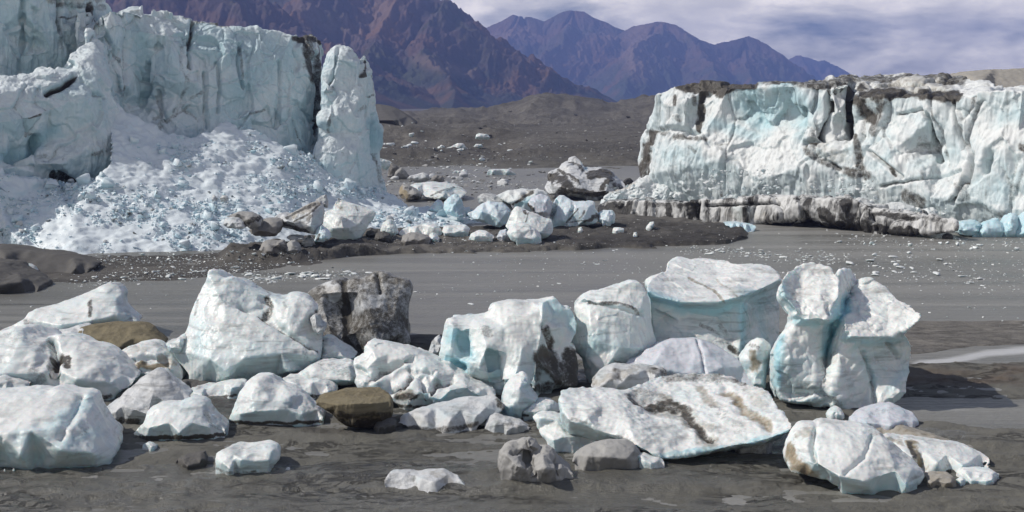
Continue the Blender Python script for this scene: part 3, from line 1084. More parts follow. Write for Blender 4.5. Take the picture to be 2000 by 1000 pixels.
BRASH = [  # path, count, spread, size range (px), kind, label, group
    ('440,552 520,546 600,538 700,534', 46, 4.5, (7, 20), 'floe', 'small white ice floe in the dense drift at the tip of the dark gravel shelf', 'ice floes drifted along the gravel shelf'),
    ('190,548 300,538 420,532 500,528', 34, 7, (5, 15), 'floe', 'small white ice chunk strewn on the dark gravel shelf below the rubble apron', 'ice chunks strewn on the dark gravel shelf'),
    ('180,512 300,508 450,508 560,512', 34, 5, (3, 9), 'ice', 'tiny white ice chunk along the foot of the pale blue rubble apron', 'ice bits along the foot of the rubble apron'),
    ('1360,490 1450,492 1540,506 1640,505', 40, 5, (5, 15), 'floe', 'small white floe in the thin line of brash ice on the grey river', 'brash floes in the line on the grey river'),
    ('1640,530 1760,522 1900,550 2000,545', 30, 13, (6, 24), 'floe', 'low ice floe aground in the shallow grey river beside the tall cleft iceberg', 'floes aground in the shallow river'),
    ('1640,470 1800,478 1990,480', 26, 7, (4, 14), 'ice', 'small white ice chunk afloat before the foot of the white glacier wall', 'ice chunks before the white glacier'),
    ('520,548 800,585 1050,545 1300,490', 22, 16, (4, 14), 'floe', 'lone little ice chunk out on the open grey water', 'ice chunks scattered on the open water'),
    ('750,290 830,280 900,285 960,300', 44, 12, (3, 16), 'ice', 'small far white ice chunk lying on the hummocky grey moraine', 'ice chunks on the far moraine'),
    ('800,335 900,330 1010,316 1060,320', 22, 5, (4, 14), 'floe', 'far white ice floe on the near edge of the moraine shore', 'floes along the far lagoon shore'),
    ('760,345 860,350 960,360 1060,370', 34, 8, (5, 22), 'grimy', 'grey dirty ice lump in the jam of brash in the lagoon', 'dirty ice lumps jammed in the lagoon'),
]


def build_brash():
    r = random.Random(11)
    for path, n, sp, (s0, s1), kind, label, group in BRASH:
        q = along(path, n, sp, r)
        for (px, py), g in zip(q, ground_hits(q)):
            put(kind, px, py, s0 + (s1 - s0) * r.random() ** (1.4 if py < 300 else 2.2), 'ice_chunk', label, 'ice chunk', group, hit=g, squash=.8)
    # what nobody could count: ice crumbs on the flats and stones in the mud
    pts, sz = [], []
    for path, n, sp in (('440,552 520,546 600,538 700,534', 700, 5), ('150,548 300,535 420,530 520,525', 800, 9), ('150,510 300,506 450,506 600,505', 700, 7),
                        ('1340,488 1450,492 1540,506 1650,505', 420, 5), ('1600,500 1760,520 1900,545 2050,540', 520, 18), ('1640,462 1800,474 2050,475', 460, 9),
                        ('740,300 830,300 930,300 1100,320', 300, 22), ('760,345 860,352 960,360 1060,372', 420, 9), ('560,478 700,474 860,470 1000,466', 240, 5), ('-100,590 500,600 900,560 1300,530', 260, 18), ('1000,600 1500,560 2100,590', 420, 26), ('900,500 1400,520 2100,500', 700, 22)):
        for g in ground_hits(along(path, n, sp, r)):
            pts.append((g.x, g.y, g.z + .01))
            sz.append((.7 + 3.2 * r.random() ** 4) * g.y / F)
    tag(merge_chunks('brash_ice', pts, sz, 'chunk', 3, 1), 'fine white crumbs of brash ice strewn over the flats and shallows', kind='stuff')
    pts, sz = [], []
    q = []
    for k in range(2600):
        px, py = r.uniform(-100, 2100), r.choice((r.uniform(700, 1010), r.uniform(830, 1010), r.uniform(630, 720)))
        if noise(np.array([[px * .012, py * .03, 0.0]]), 8)[0] > r.uniform(-.3, .7):
            q.append((px, py))
    for g in ground_hits(q):
        if g.z < .01:
            continue
        pts.append((g.x, g.y, g.z))
        sz.append((.5 + 2.2 * r.random() ** 6) * g.y / F)
    tag(merge_chunks('pebbles', pts, sz, 'rock', 9, 1), 'dark pebbles and grit scattered over the grey mud', kind='stuff')
    pts, sz = [], []
    pts, sz, dr = [], [], []
    for px0, px1, py0, py1, n, s1 in ((740, 1080, 336, 396, 520, 8), (745, 960, 250, 330, 420, 7), (960, 1260, 215, 325, 380, 5), (420, 640, 440, 492, 160, 8), (640, 1000, 448, 476, 160, 6)):
        for g in ground_hits([(r.uniform(px0, px1), r.uniform(py0, py1)) for k in range(n)]):
            pts.append((g.x, g.y, g.z))
            sz.append((.8 + s1 * r.random() ** 4) * g.y / F)
            dr.append(r.choice((0, .1, .5, .9)))
    tag(merge_chunks('rubble', pts, sz, 'boulder', 17, 1, dirt=dr), 'grey rubble and dirty ice lumps strewn over the moraine and round the lagoon', kind='stuff')
    pts, sz = [], []
    q = [(r.uniform(560, 1450), r.uniform(428, 498)) if r.random() < .6 else (r.uniform(740, 1270), 205 + 130 * r.random() ** .8) for k in range(3600)]
    for g in ground_hits(q):
        if g.z < .02:
            continue
        pts.append((g.x, g.y, g.z))
        sz.append((.6 + 2.6 * r.random() ** 5) * g.y / F)
    tag(merge_chunks('gravel', pts, sz, 'boulder', 15, 1), 'grey stones and gravel covering the dark bars and the far moraine', kind='stuff')


build_brash()

# ------------------------------------------------------------------ the two glacier fronts
def left_wall_y(px):
    return 126.0 + px / 745.0 * 24.0


def right_wall_y(px):
    return 161.0 - (px - 1260) / 740.0 * 28.0


def left_glacier():
    root = empty('glacier', (-30, 140, 0), 'tall pale blue glacier cliff on the left with a split ice tower at its end', 'glacier')
    relief('ice_face', '150,20 166,52,0 180,36,1 215,19,2 242,17,1 290,22,0 330,28,-1 375,41,-1 430,47,-1 445,55,0 500,58,0 545,62,0 572,66,1 590,68,-1 628,75,-3 637,95,-3 632,180,-2 628,260,-2 640,330,0 660,420,1 500,430,2 300,420,2 150,420,2 140,200,0',
           T=11, Yf=lambda x, y: left_wall_y(x) + 4.5 + (300 - y) * .012, mat='wall', parent=root, seed=3, N=290, smooth=2,
           ctrl='200,60,2.2 235,45,2.6 215,120,1.5 250,170,1.2 270,60,1.0 285,120,-.8 280,200,-1.5 330,70,1.8 340,130,2.2 350,190,.8 300,250,1.2 380,90,1.5 400,180,1.8 390,260,1.2 440,100,2.0 470,150,2.8 455,210,1.8 500,110,1.8 520,180,2.4 500,240,2.0 550,120,1.6 560,200,2.2 585,120,.6 590,200,1.6 590,290,1.8 612,150,.6 618,240,-.6 540,290,2.4 420,320,1.8 330,310,2.0 610,100,-.4',
           cracks=.5, cell=4.5, lo=.016, fac=.26, fine=.005, flute=.22, e0=.5, drop=.015, blue=.05,
           carve=[('376,45 374,110 372,130', 3.5, .9), ('290,125 289,170 280,200', 4, .8), ('470,85 468,110 478,170', 3.5, .7), ('425,120 430,180 425,220', 3, .6), ('310,180 316,215 330,230', 3, .7), ('615,110 622,180 618,260', 4, 1.2), ('210,70 225,95 228,110', 3, .6), ('400,140 402,250', 3, .6), ('545,120 548,200 540,250', 3, .5)],
           strokes=[('dirt', '578,70 600,74 632,80', 9, 1.0), ('dirt', '598,80 605,130 612,150', 14, .85), ('dirt', '622,85 624,170 618,260', 8, .8), ('dirt', '376,45 376,90', 3, .8), ('dirt', '375,100 373,135', 3, .5), ('dirt', '220,100 235,118', 5, .5),
                    ('dirt', '340,215 380,190 400,178', 5, .45), ('dirt', '345,225 370,205', 4, .5), ('dirt', '305,150 290,175', 3, .4), ('dirt', '305,190 315,225', 4, .5), ('dirt', '470,85 480,150', 2.5, .6), ('dirt', '487,222 520,214', 4, .6), ('dirt', '265,140 280,160', 3, .4),
                    ('dirt', '360,38 420,46 440,54', 5, .7), ('dirt', '170,48 190,28 215,18', 3, .6), ('tan', '375,41 440,52', 6, .5), ('dirt', '200,30 330,28', 3, .25), ('blue', '390,80 560,90 480,160', 40, .5), ('blue', '270,60 280,190', 22, .5), ('blue', '330,80 340,170', 26, .3), ('blue', '540,230 620,240', 20, .3)])
    relief('ice_tower', '640,108,0 647,97,0 658,90,0 680,95,0 700,103,0 704,114,-.6 714,107,-.3 722,122,-1 732,150,-1.6 735,190,-1.8 732,215,-1.8 740,240,-2 745,256,-2 744,282,-2 738,296,-1.6 743,340,-1.6 750,372,-1.6 745,410,-1 640,420,1 604,345,0 600,315,0 618,275,0 624,200,0 628,150,0',
           T=7, Yf=lambda x, y: left_wall_y(x) - 1.0 + (300 - y) * .012, mat='wall', parent=root, seed=7, N=230, smooth=2,
           ctrl='650,130,1.2 680,115,1.8 698,125,1.9 698,200,2.3 708,140,.8 709,200,1.0 720,140,.5 652,105,1.2 676,103,1.6 700,140,1.9 650,200,1.6 690,220,2.4 645,170,2.0 655,260,1.6 640,230,2.4 690,300,2.6 640,320,1.9 715,150,.6 712,200,.5 720,260,.2 718,320,.6 690,360,2.4 702,190,2.0 705,260,1.4 655,165,1.2',
           lo=.012, fac=.12, e0=.8, drop=.01, cracks=.25, cell=4.0, fine=.006, flute=.2, blue=-.05,
           carve=[('703,110 704,140 702,165', 3, .5), ('660,100 650,140 640,180', 3, .5), ('640,230 643,200 650,170', 4, .4), ('728,225 730,280 735,310', 3, .6), ('648,170 652,230 655,260', 4, .35)],
           strokes=[('dirt', '714,120 708,150', 4, .9), ('dirt', '645,225 643,260', 4, .6), ('dirt', '712,190 732,185', 3, .6), ('dirt', '700,215 712,208', 6, .5), ('dirt', '640,180 655,120', 3, .4), ('dirt', '668,300 680,302', 6, .4), ('blue', '725,240 740,280', 12, .7), ('dirt', '735,300 742,360', 3, .5), ('dirt', '660,94 720,112', 3, .35), ('dirt', '730,120 734,190', 3, .4), ('blue', '620,340 650,310', 14, .4)])
    relief('ice_wall', '-260,-90 0,-85 95,-60 150,-30 190,-12,-3 215,10,-3 195,40,-1 168,52 172,110 168,160 140,200 -260,220',
           T=9, Yf=lambda x, y: left_wall_y(x) + 9.5 + max(0, x - 60) * .01, mat='wall', parent=root, seed=11, N=170, smooth=2,
           ctrl='0,-20,1 -100,0,1 -100,120,1.5 0,60,1.6 40,20,1.4 46,80,-.6 70,0,1.6 80,60,2.0 100,100,1.5 30,110,1 120,20,.6 140,60,1.2 130,110,1.5 155,15,-1 165,30,-1.5 0,130,1.5',
           lo=.03, fac=.06, cracks=.3, cell=4.5, fine=.008, flute=.3, blue=.2, carve=[('44,0 42,140', 5, .8), ('122,0 122,60', 4, 1.0), ('162,20 166,50', 4, 1)],
           strokes=[('dirt', '110,0 140,10 200,20', 10, .55), ('dirt', '120,20 125,60 120,90', 7, .5), ('dirt', '160,8 172,40', 9, .9), ('dirt', '128,30 150,34', 3, .7), ('tan', '100,-10 200,-5', 18, .5), ('dirt', '0,-40 200,-40', 40, .4), ('dirt', '30,70 36,130', 3, .3)])
    relief('ice_buttress', '-240,170 -60,156 0,149 40,146 58,150 75,141 98,140 112,128 128,122 136,106 150,98 166,82 168,58 175,58 190,76 203,82 205,112 208,150 216,175 232,205 252,245 300,285 330,330 200,420 -240,420',
           T=9, Yf=lambda x, y: left_wall_y(x) + .2 - (y - 60) * .006 + max(0, 175 - y) * .035, mat='wall', parent=root, seed=15, N=230, smooth=2,
           ctrl='-100,200,2 -100,300,2.5 0,180,1.6 0,240,2.2 20,295,.2 60,170,1.2 60,230,2.2 80,280,.4 110,160,1.6 110,210,1.8 130,270,1.2 120,320,2.4 150,130,1.4 165,190,2.2 180,110,1.2 185,160,1.6 190,230,1.8 170,290,2.6 220,270,1.6 215,310,2.4 260,300,2.4 60,320,2.2 0,330,2 150,345,1.4 130,350,-.5',
           lo=.035, fac=.085, cracks=.35, cell=3.5, fine=.008, flute=.2, blue=-.05,
           carve=[('95,182 120,168 145,152', 5, 1.1), ('20,305 55,300 70,275', 8, 1.2), ('115,350 150,358 180,352', 10, .9), ('0,300 30,315 60,325', 5, .7), ('185,185 200,190', 4, .5)],
           strokes=[('dirt', '95,182 120,168 147,151', 6, 1.1), ('dirt', '60,232 80,224', 4, .8), ('dirt', '50,265 62,262', 4, .6), ('dirt', '126,285 124,315', 3, .35), ('dirt', '112,350 150,358 180,354', 10, .8), ('dirt', '180,300 230,292 290,290', 5, .5), ('dirt', '200,315 260,300', 3, .4), ('dirt', '180,187 200,188', 3, .5),
                    ('blue', '10,300 60,290 110,255', 16, .8), ('blue', '130,170 180,160 190,220', 26, .4), ('blue', '0,240 50,250', 26, .35), ('tan', '200,300 300,295', 12, .35)])


def apron_y(px, py):
    bot = np.interp(px, [-300, 0, 130, 300, 450, 560, 640, 745, 900, 1000], [480, 486, 503, 495, 490, 482, 470, 466, 464, 462])
    top = np.interp(px, [-300, 0, 120, 220, 260, 330, 410, 500, 600, 745, 860, 1000], [345, 345, 358, 170, 205, 255, 255, 248, 300, 372, 400, 428])
    yb = gy(bot)
    yt = np.minimum(left_wall_y(px), 152) - 1.5 - 4.0 * (1 - sstep(60, 190, px)) + 2.6 * sstep(150, 215, px) * (1 - sstep(235, 350, px))
    t = np.clip((bot - py) / np.maximum(bot - top, 1), 0, 1.2)
    return yb + (np.maximum(yt, yb + 2) - yb) * t ** .85


def apron():
    o = relief('snow_rubble', '-300,340 0,343 60,350 120,360 180,358 205,335 215,300 210,240 214,190 222,185 240,210 290,236 320,258 370,268 410,258 440,232 470,250 500,250 560,290 590,292 610,300 622,318 660,345 700,356 745,370 765,384 800,400 860,408 920,414 985,428 1002,440 975,456 900,464 800,468 740,468 640,470 600,480 560,486 500,490 450,493 400,492 300,497 200,503 130,506 60,496 0,488 -300,482',
               T=4, Yf=apron_y, mat='rubble', seed=23, N=330, smooth=1, drop=.5, ctrl='0,420,.6 150,430,.5 300,400,.5 300,330,.6 250,290,.5 400,330,.6 420,420,.6 550,360,.6 550,430,.5 680,410,.5 800,440,.3 920,440,.2', lo=.03, fac=.015, fine=.014, blue=.0,
               strokes=[('dirt', '300,260 420,290 560,300', 26, .16), ('dirt', '640,340 740,385', 16, .18), ('dirt', '250,330 330,320', 12, .2), ('dirt', '80,480 300,490', 8, .25), ('blue', '200,400 400,430', 40, .1)])
    tag(o, 'sloping apron of crushed white and pale blue ice under the left glacier', kind='stuff')
    me = o.data
    n = len(me.vertices)
    c = np.empty(n * 3)
    me.vertices.foreach_get('co', c)
    c = c.reshape(-1, 3) + np.array(o.location)
    nr = vnormals(me)
    px, py = CX + F * c[:, 0] / c[:, 1], HY + F * (H - c[:, 2]) / c[:, 1]
    ok = np.where((nr[:, 1] < .1) & (px > -60) & (c[:, 2] > .02))[0]
    r = np.random.default_rng(4)
    cl = fbm(np.stack([px * .02, py * .035, px * 0], 1), 3, 71)
    w = np.clip(.35 + 1.4 * cl, .03, 2)[ok] * sstep(230, 360, py[ok])
    pick = r.choice(ok, 15000, p=w / w.sum())
    sz = (.6 + 7.5 * r.random(len(pick)) ** 5) * c[pick, 1] / F
    tag(merge_chunks('ice_rubble', c[pick] + nr[pick] * .02, sz, 'rubble', 21, 1, zs=.8, dirt=np.where(r.random(len(pick)) < .06, .7, 0.0), blue=r.random(len(pick)) ** 2 * .6), 'loose broken ice bits covering the rubble apron', kind='stuff')
    # the larger blocks lying on it
    order = r.choice(ok, 170, p=w / w.sum())
    for k in order:
        v = Vector(c[k])
        if r.random() < .12:
            put('dirty', 0, 0, 10 + 22 * r.random() ** 2, 'ice_block', 'grey dirt stained ice block half sunk in the crushed ice apron', 'ice block', 'dirty blocks on the rubble apron', hit=v)
        else:
            put('block', 0, 0, 8 + 34 * r.random() ** 1.9, 'ice_block', 'angular pale blue ice block half sunk in the crushed ice apron', 'ice block', 'ice blocks on the rubble apron', hit=v)


def right_glacier():
    root = empty('glacier', (28, 150, 0), 'broad white glacier front on the right with a brown dirt capped top', 'glacier')
    relief('ice_face', '1281,184,-.5 1300,174,0 1318,168,0 1345,160,-1 1400,158,-2 1440,161,-2 1480,164,-1 1500,164,-2 1560,160,-3 1620,157,-4 1660,152,-8 1700,147,-12 1770,143,-14 1830,146,-14 1870,149,-13 1908,156,-9 1960,166,-3 2000,170,-2 2250,175,-2 2250,470,2 2000,462,2 1880,455,1 1640,430,1 1450,405,1 1262,400,-1.5 1254,350,-2 1250,318,-3 1252,275,-3 1262,248,-2.5 1274,220,-2 1279,200,-1.5',
           T=11, Yf=lambda x, y: right_wall_y(x) + 2.0 + (320 - y) * .010, mat='wallr', parent=root, seed=31, N=340, smooth=1,
           cr=['1420,170,1 1480,170,1.6 1560,168,1.4 1612,168,1.2', '1612,168,1.2 1655,168,1.6', '1682,190,2 1720,187,2.4 1800,184,2.0 1850,190,2.2 1885,190,2.6 1920,178,2.8 2000,176,2.6', '1620,180,1.2 1618,230,1.0 1608,270,1.4', '1664,180,-1 1662,250,-1.2'],
           ctrl='1300,210,1.0 1340,200,1.4 1300,250,.8 1345,250,.6 1375,200,.2 1400,220,1.2 1310,290,1.4 1360,280,2.0 1420,250,.6 1450,210,-.4 1490,220,-.8 1530,200,.2 1550,230,-.4 1580,210,1.6 1590,250,2.0 1480,270,.6 1540,270,1.2 1420,310,2.4 1320,330,2.2 1280,280,.2 1275,340,.4 1640,220,1.4 1640,290,2.2 1600,300,2.4 1690,230,.4 1720,220,1.6 1760,230,2.2 1700,280,2.2 1750,290,3.0 1800,250,2.6 1812,240,2.4 1825,290,.8 1838,320,1.0 1850,240,1.8 1880,260,2.6 1930,240,2.6 1990,260,2.8 1900,320,3.6 1930,300,3.4 1960,340,3.2 1880,380,3.6 1800,340,3.4 1740,350,3.0 1700,340,2.6 1820,390,3.4 1950,410,3.4 1660,340,2.0 1560,330,2.6 1480,350,3.0 2100,300,3 2100,400,3',
           cracks=.5, cell=4.2, lo=.008, fac=.10, drop=.01, fine=.005, flute=.35, blue=-.02,
           carve=[('1620,168 1618,230 1608,268', 5, 1.8), ('1664,170 1663,230 1660,265', 5, 1.6), ('1855,190 1866,225 1878,290', 2.5, 1.2), ('1810,225 1822,260 1836,315', 3.5, 1.3), ('1895,300 1888,345 1860,395', 3, 1.0), ('1927,300 1925,335', 6, 1.1), ('1570,280 1605,270', 4, 1), ('1610,310 1640,330', 2, .8), ('1695,295 1735,325 1760,345', 3, .8), ('1280,250 1360,255', 4, .8), ('1750,225 1800,212 1805,225', 2, .6), ('1720,365 1800,350 1880,335', 2, .5)],
           strokes=[('dirt', '1320,168 1400,166 1462,169', 17, 1.4), ('dirt', '1375,170 1370,210 1362,245', 8, 1.2), ('dirt', '1395,170 1405,182', 10, 1.0), ('dirt', '1318,190 1316,205', 6, .9), ('dirt', '1355,192 1358,202', 9, .7), ('dirt', '1322,230 1330,236', 9, .6), ('dirt', '1470,164 1500,166', 6, .9), ('dirt', '1320,270 1345,268 1380,272', 9, .75), ('dirt', '1350,290 1360,300', 6, .6), ('dirt', '1400,280 1410,290', 6, .5), ('dirt', '1285,250 1300,260', 8, .6),
                    ('dirt', '1270,255 1262,290 1256,345', 12, 1.0), ('dirt', '1258,280 1256,330', 8, .8), ('dirt', '1500,166 1620,162 1700,154 1800,151 1880,156', 10, .8), ('dirt', '1690,180 1780,182 1870,187', 14, 1.2), ('dirt', '1680,195 1690,215 1700,235', 15, 1.1), ('dirt', '1705,190 1720,200 1700,260', 10, .75), ('dirt', '1620,170 1616,240 1600,275 1575,285', 5, 1.0), ('dirt', '1664,170 1662,260', 7, 1.1), ('dirt', '1575,285 1580,300 1640,330', 9, .7), ('dirt', '1672,270 1680,320 1690,350', 8, .8), ('dirt', '1650,260 1660,320', 7, .4), ('dirt', '1700,296 1735,325 1750,345', 3, .9), ('dirt', '1855,190 1868,230 1878,290', 2.5, 1.0), ('dirt', '1812,228 1835,312', 2.2, .7), ('dirt', '1862,393 1888,350', 3, 1.0), ('dirt', '1770,385 1800,400', 14, .75), ('dirt', '1870,365 1885,390', 12, .5), ('dirt', '1750,225 1800,213', 2.5, .6), ('dirt', '1720,365 1790,352', 3, .6), ('dirt', '1995,285 2010,300', 9, .9), ('dirt', '1955,415 1962,425', 9, .6), ('tan', '1600,290 1640,300', 22, .4), ('tan', '1700,180 1850,160', 26, .5), ('dirt', '1650,330 1690,345', 12, .8),  # long strokes down the crevices paint the shadow inside them
                    ('blue', '1450,190 1500,230 1540,190 1560,240', 30, .7), ('blue', '1400,240 1480,260', 18, .6), ('blue', '1560,270 1590,200', 16, .5), ('blue', '1955,230 2000,220', 24, .4), ('blue', '1300,300 1420,330', 30, .35), ('blue', '1900,380 1980,340', 34, .4), ('blue', '1640,300 1720,260', 22, .3), ('blue', '1780,230 1830,260', 22, .3), ('blue', '1790,320 1860,300', 20, .35), ('blue', '1700,330 1740,300', 16, .3)])
    relief('ice_foot', '1165,398,-1 1190,392,0 1250,391 1300,393 1360,394 1372,392 1430,386 1520,382 1600,386 1640,392 1665,385 1700,402 1760,412 1830,424 1872,434 1870,452 1780,457 1690,454 1640,452 1600,450 1540,446 1500,442 1370,436 1290,430 1165,424',
           T=7, Yf=lambda x, y: 154.0 - (x - 1180) * .041 + (420 - y) * .02, mat='foot', parent=root, seed=41, N=260, smooth=2,
           ctrl='1250,410,.7 1372,412,1.0 1365,412,-.2 1440,410,1.2 1520,415,1.4 1580,440,-.5 1600,420,.6 1640,400,1.5 1690,430,1.2 1685,430,-.4 1740,430,1.2 1800,440,1.2 1450,398,1.6 1560,400,1.4',
           lo=.010, fac=.05, fine=.008, cracks=.15, cell=3.5, flute=.2, blue=-.1, sink=.6, dirt=.02, e0=.8, drop=.01,
           carve=[('1700,420 1712,450', 3, 1.0), ('1366,395 1366,435', 3, .7), ('1480,444 1560,438 1600,444 1690,449', 7, 1.3), ('1380,402 1440,400 1520,396', 2, .5), ('1780,435 1784,455', 2, .5)],
           strokes=[('dirt', '1170,410 1222,410', 18, 1.1), ('dirt', '1262,400 1350,402', 7, .7), ('dirt', '1238,415 1240,425', 6, .8), ('dirt', '1305,400 1306,430', 9, 1.1), ('dirt', '1330,402 1362,402', 9, 1.0), ('dirt', '1345,410 1362,425', 12, .9), ('dirt', '1270,425 1290,428', 6, .6), ('dirt', '1480,446 1580,442 1690,448 1780,452', 13, 1.6), ('dirt', '1180,424 1370,434', 7, .8), ('dirt', '1610,410 1620,430', 16, 1.1), ('dirt', '1655,425 1690,440', 20, .9), ('dirt', '1705,415 1780,424', 9, .9), ('dirt', '1720,435 1780,440', 12, .45), ('dirt', '1790,425 1850,434', 5, .7), ('dirt', '1380,402 1520,396', 2.5, .8), ('dirt', '1560,395 1600,400', 9, .5), ('tan', '1420,420 1500,425', 14, .35), ('dirt', '1420,405 1440,420', 9, .3), ('blue', '1440,415 1460,420', 18, .3)])
    # loose ice on the foot
    G = 'fallen ice blocks on the dark foot of the white glacier'
    berg('big pale block with a dark streaked face leaning against the white glacier wall', '1500,352 1490,320 1498,285 1512,275 1535,272 1550,280 1570,310 1590,345 1596,362 1560,374 1510,372', 'ice block', 'ice_block', G, base=392, T=4, lean=2, mat='wallr', seed=51, N=70, lo=.03, fac=.06,
         strokes=[('dirt', '1490,282 1510,310 1530,345', 5, 1.2), ('dirt', '1552,285 1575,320 1594,360', 4, 1.1), ('dirt', '1515,315 1530,350', 5, .8), ('dirt', '1520,362 1560,366', 5, .5)], floor=2.2)
    berg('rounded white block in front of the white glacier beside a sharp dark shadow line', '1300,378 1312,350 1325,335 1340,320 1358,314 1372,318 1398,330 1402,345 1380,362 1350,372 1330,380', 'ice block', 'ice_block', G, base=398, T=3.5, lean=2, mat='wallr', seed=52, N=60, floor=2.0, blue=.2)
    berg('pointed pale ridge of fallen ice high on the rubble slope of the white glacier', '1395,330 1420,290 1445,268 1470,255 1500,225 1512,222 1530,250 1552,275 1540,290 1505,300 1470,330 1430,345', 'ice block', 'ice_block', G, base=400, T=4.5, lean=1.5, mat='wallr', seed=53, N=80, floor=2.4, lo=.05, fac=.09, blue=.25)
    berg('low white snowy heap at the left end of the dark glacier foot', '1168,394 1190,378 1215,370 1235,360 1262,345 1290,352 1310,352 1325,372 1330,396 1290,398 1210,398', 'ice heap', 'ice_heap', None, base=410, T=4, lean=2, mat='wallr', seed=54, N=90, floor=1.2, lo=.05, fac=.12, fine=.03, strokes=[('tan', '1195,372 1235,360', 8, .6), ('dirt', '1235,350 1250,340', 7, .6)])
    berg('dirty grey shard hanging over the edge of the dark glacier foot', '1308,386 1320,368 1332,356 1340,370 1352,362 1358,380 1345,390 1325,392', 'ice block', 'ice_block', G, base=404, T=2, lean=.8, mat='grimy', seed=55, N=50, floor=1.6)
    berg('long heap of crumbled white ice above the ledge of the glacier foot', '1365,392 1380,362 1400,345 1440,338 1470,322 1500,340 1510,368 1500,388 1440,386', 'ice heap', 'ice_heap', None, base=404, T=4, lean=2, mat='wallr', seed=56, N=90, floor=2, lo=.05, fac=.12, fine=.03, strokes=[('dirt', '1380,378 1440,374', 6, .4)])
    berg('dark triangular slab wedged in the rubble under the two black cracks', '1622,350 1640,338 1648,328 1654,340 1658,352 1640,358', 'ice block', 'ice_block', G, base=400, T=1.6, lean=.6, mat='black', seed=57, N=40, floor=2)
    for k, (x0, y0, x1, y1) in enumerate([(1590, 352, 1622, 380), (1612, 366, 1640, 392), (1640, 350, 1672, 395), (1672, 358, 1700, 376), (1548, 362, 1578, 382), (1660, 385, 1712, 420), (1716, 395, 1790, 425), (1800, 405, 1836, 430)]):
        cx, cy, w, h = (x0 + x1) / 2, (y0 + y1) / 2, (x1 - x0) / 2, (y1 - y0) / 2
        rr = random.Random(k)
        o = ' '.join('%.1f,%.1f' % (cx + w * math.cos(a) * rr.uniform(.85, 1.1), cy + h * math.sin(a) * rr.uniform(.85, 1.1)) for a in [j * math.pi / 5 for j in range(10)])
        berg(['teal tinted grey lump on the ledge left of the dark triangular slab', 'white lump in front of the dark triangular slab', 'tall grimy block right below the dark triangular slab', 'small grey block beside the tall grimy block', 'teal grey lens of ice at the foot of the streaked leaning block',
              'snowy grey mound on the edge of the dark glacier foot', 'long low white mound along the right part of the glacier foot', 'small white lump near the tapering right tip of the glacier foot'][k], o, 'ice block', 'ice_block', G, base=min(y1 + 22, 448), T=2, lean=1, mat='grimy' if k in (2, 3, 5) else 'wallr', seed=60 + k, N=45, blue=.4 if k in (0, 4) else .05, dirt=.25 if k in (0, 2, 4, 5) else .05, fac=.1, lo=.05)
    # pale blue blocks at the right end
    for k, (o, l) in enumerate([('1870,455 1868,436 1880,432 1905,430 1918,438 1915,452 1900,460 1880,460', 'square pale blue block at the waterline under the white glacier, left of its companions'),
                                ('1898,461 1910,450 1925,432 1950,426 1962,440 1970,458 1940,463', 'wide pale blue block with a snowy front at the waterline under the white glacier'),
                                ('1955,462 1962,435 1975,416 1988,420 1990,440 1986,460', 'tall rounded pale blue block at the waterline under the white glacier'),
                                ('1980,463 1990,425 2005,412 2040,420 2060,440 2050,463', 'pale blue block cut by the edge at the right end of the white glacier front')]):
        berg(l, o, 'ice block', 'ice_block', 'pale blue blocks at the waterline', base=463, T=2.5, mat='blueice', seed=80 + k, N=55, blue=.55, lo=.04, fac=.09)
    berg('flat pale blue floe in the water at the corner of the glacier foot', '1412,434 1440,434 1470,438 1478,442 1470,447 1440,446 1418,441', 'ice floe', 'ice_floe', None, base=447, T=3, lean=2, mat='blueice', seed=86, N=50, blue=.4)
    r = random.Random(8)
    pts, sz, bl, dr = [], [], [], []
    for x0, x1, y0, y1, n in ((1180, 1320, 362, 395, 200), (1365, 1520, 330, 388, 260), (1560, 1720, 350, 400, 200), (1700, 1850, 405, 430, 120)):
        for _ in range(n):
            px, py = r.uniform(x0, x1), r.uniform(y0, y1)
            t = (py - 250) / 150
            Y = right_wall_y(px) - 1.5 - 5.0 * max(0, min(1, t)) - r.uniform(0, 1)
            pts.append(W(px, py, Y))
            sz.append((.8 + 7 * r.random() ** 4) * Y / F)
            bl.append(r.random() ** 2 * .4)
            dr.append(.6 if r.random() < .05 else 0.0)
    tag(merge_chunks('ice_rubble', pts, sz, 'wallr', 33, 2, zs=.8, dirt=dr, blue=bl), 'loose broken ice strewn down the slope before the white glacier', kind='stuff')
    o = relief('gravel_hill', base=300, outline='1840,152 1880,148 1905,139 1940,135 2000,134 2200,130 2200,200 1900,190 1840,170', T=30, Yf=lambda x, y: 190.0 - (y - 135) * .25, mat='boulder', seed=91, N=120, lo=.02, fac=.02, fine=.02, tan=.45)
    tag(o, kind='structure')


left_glacier()
apron()
right_glacier()

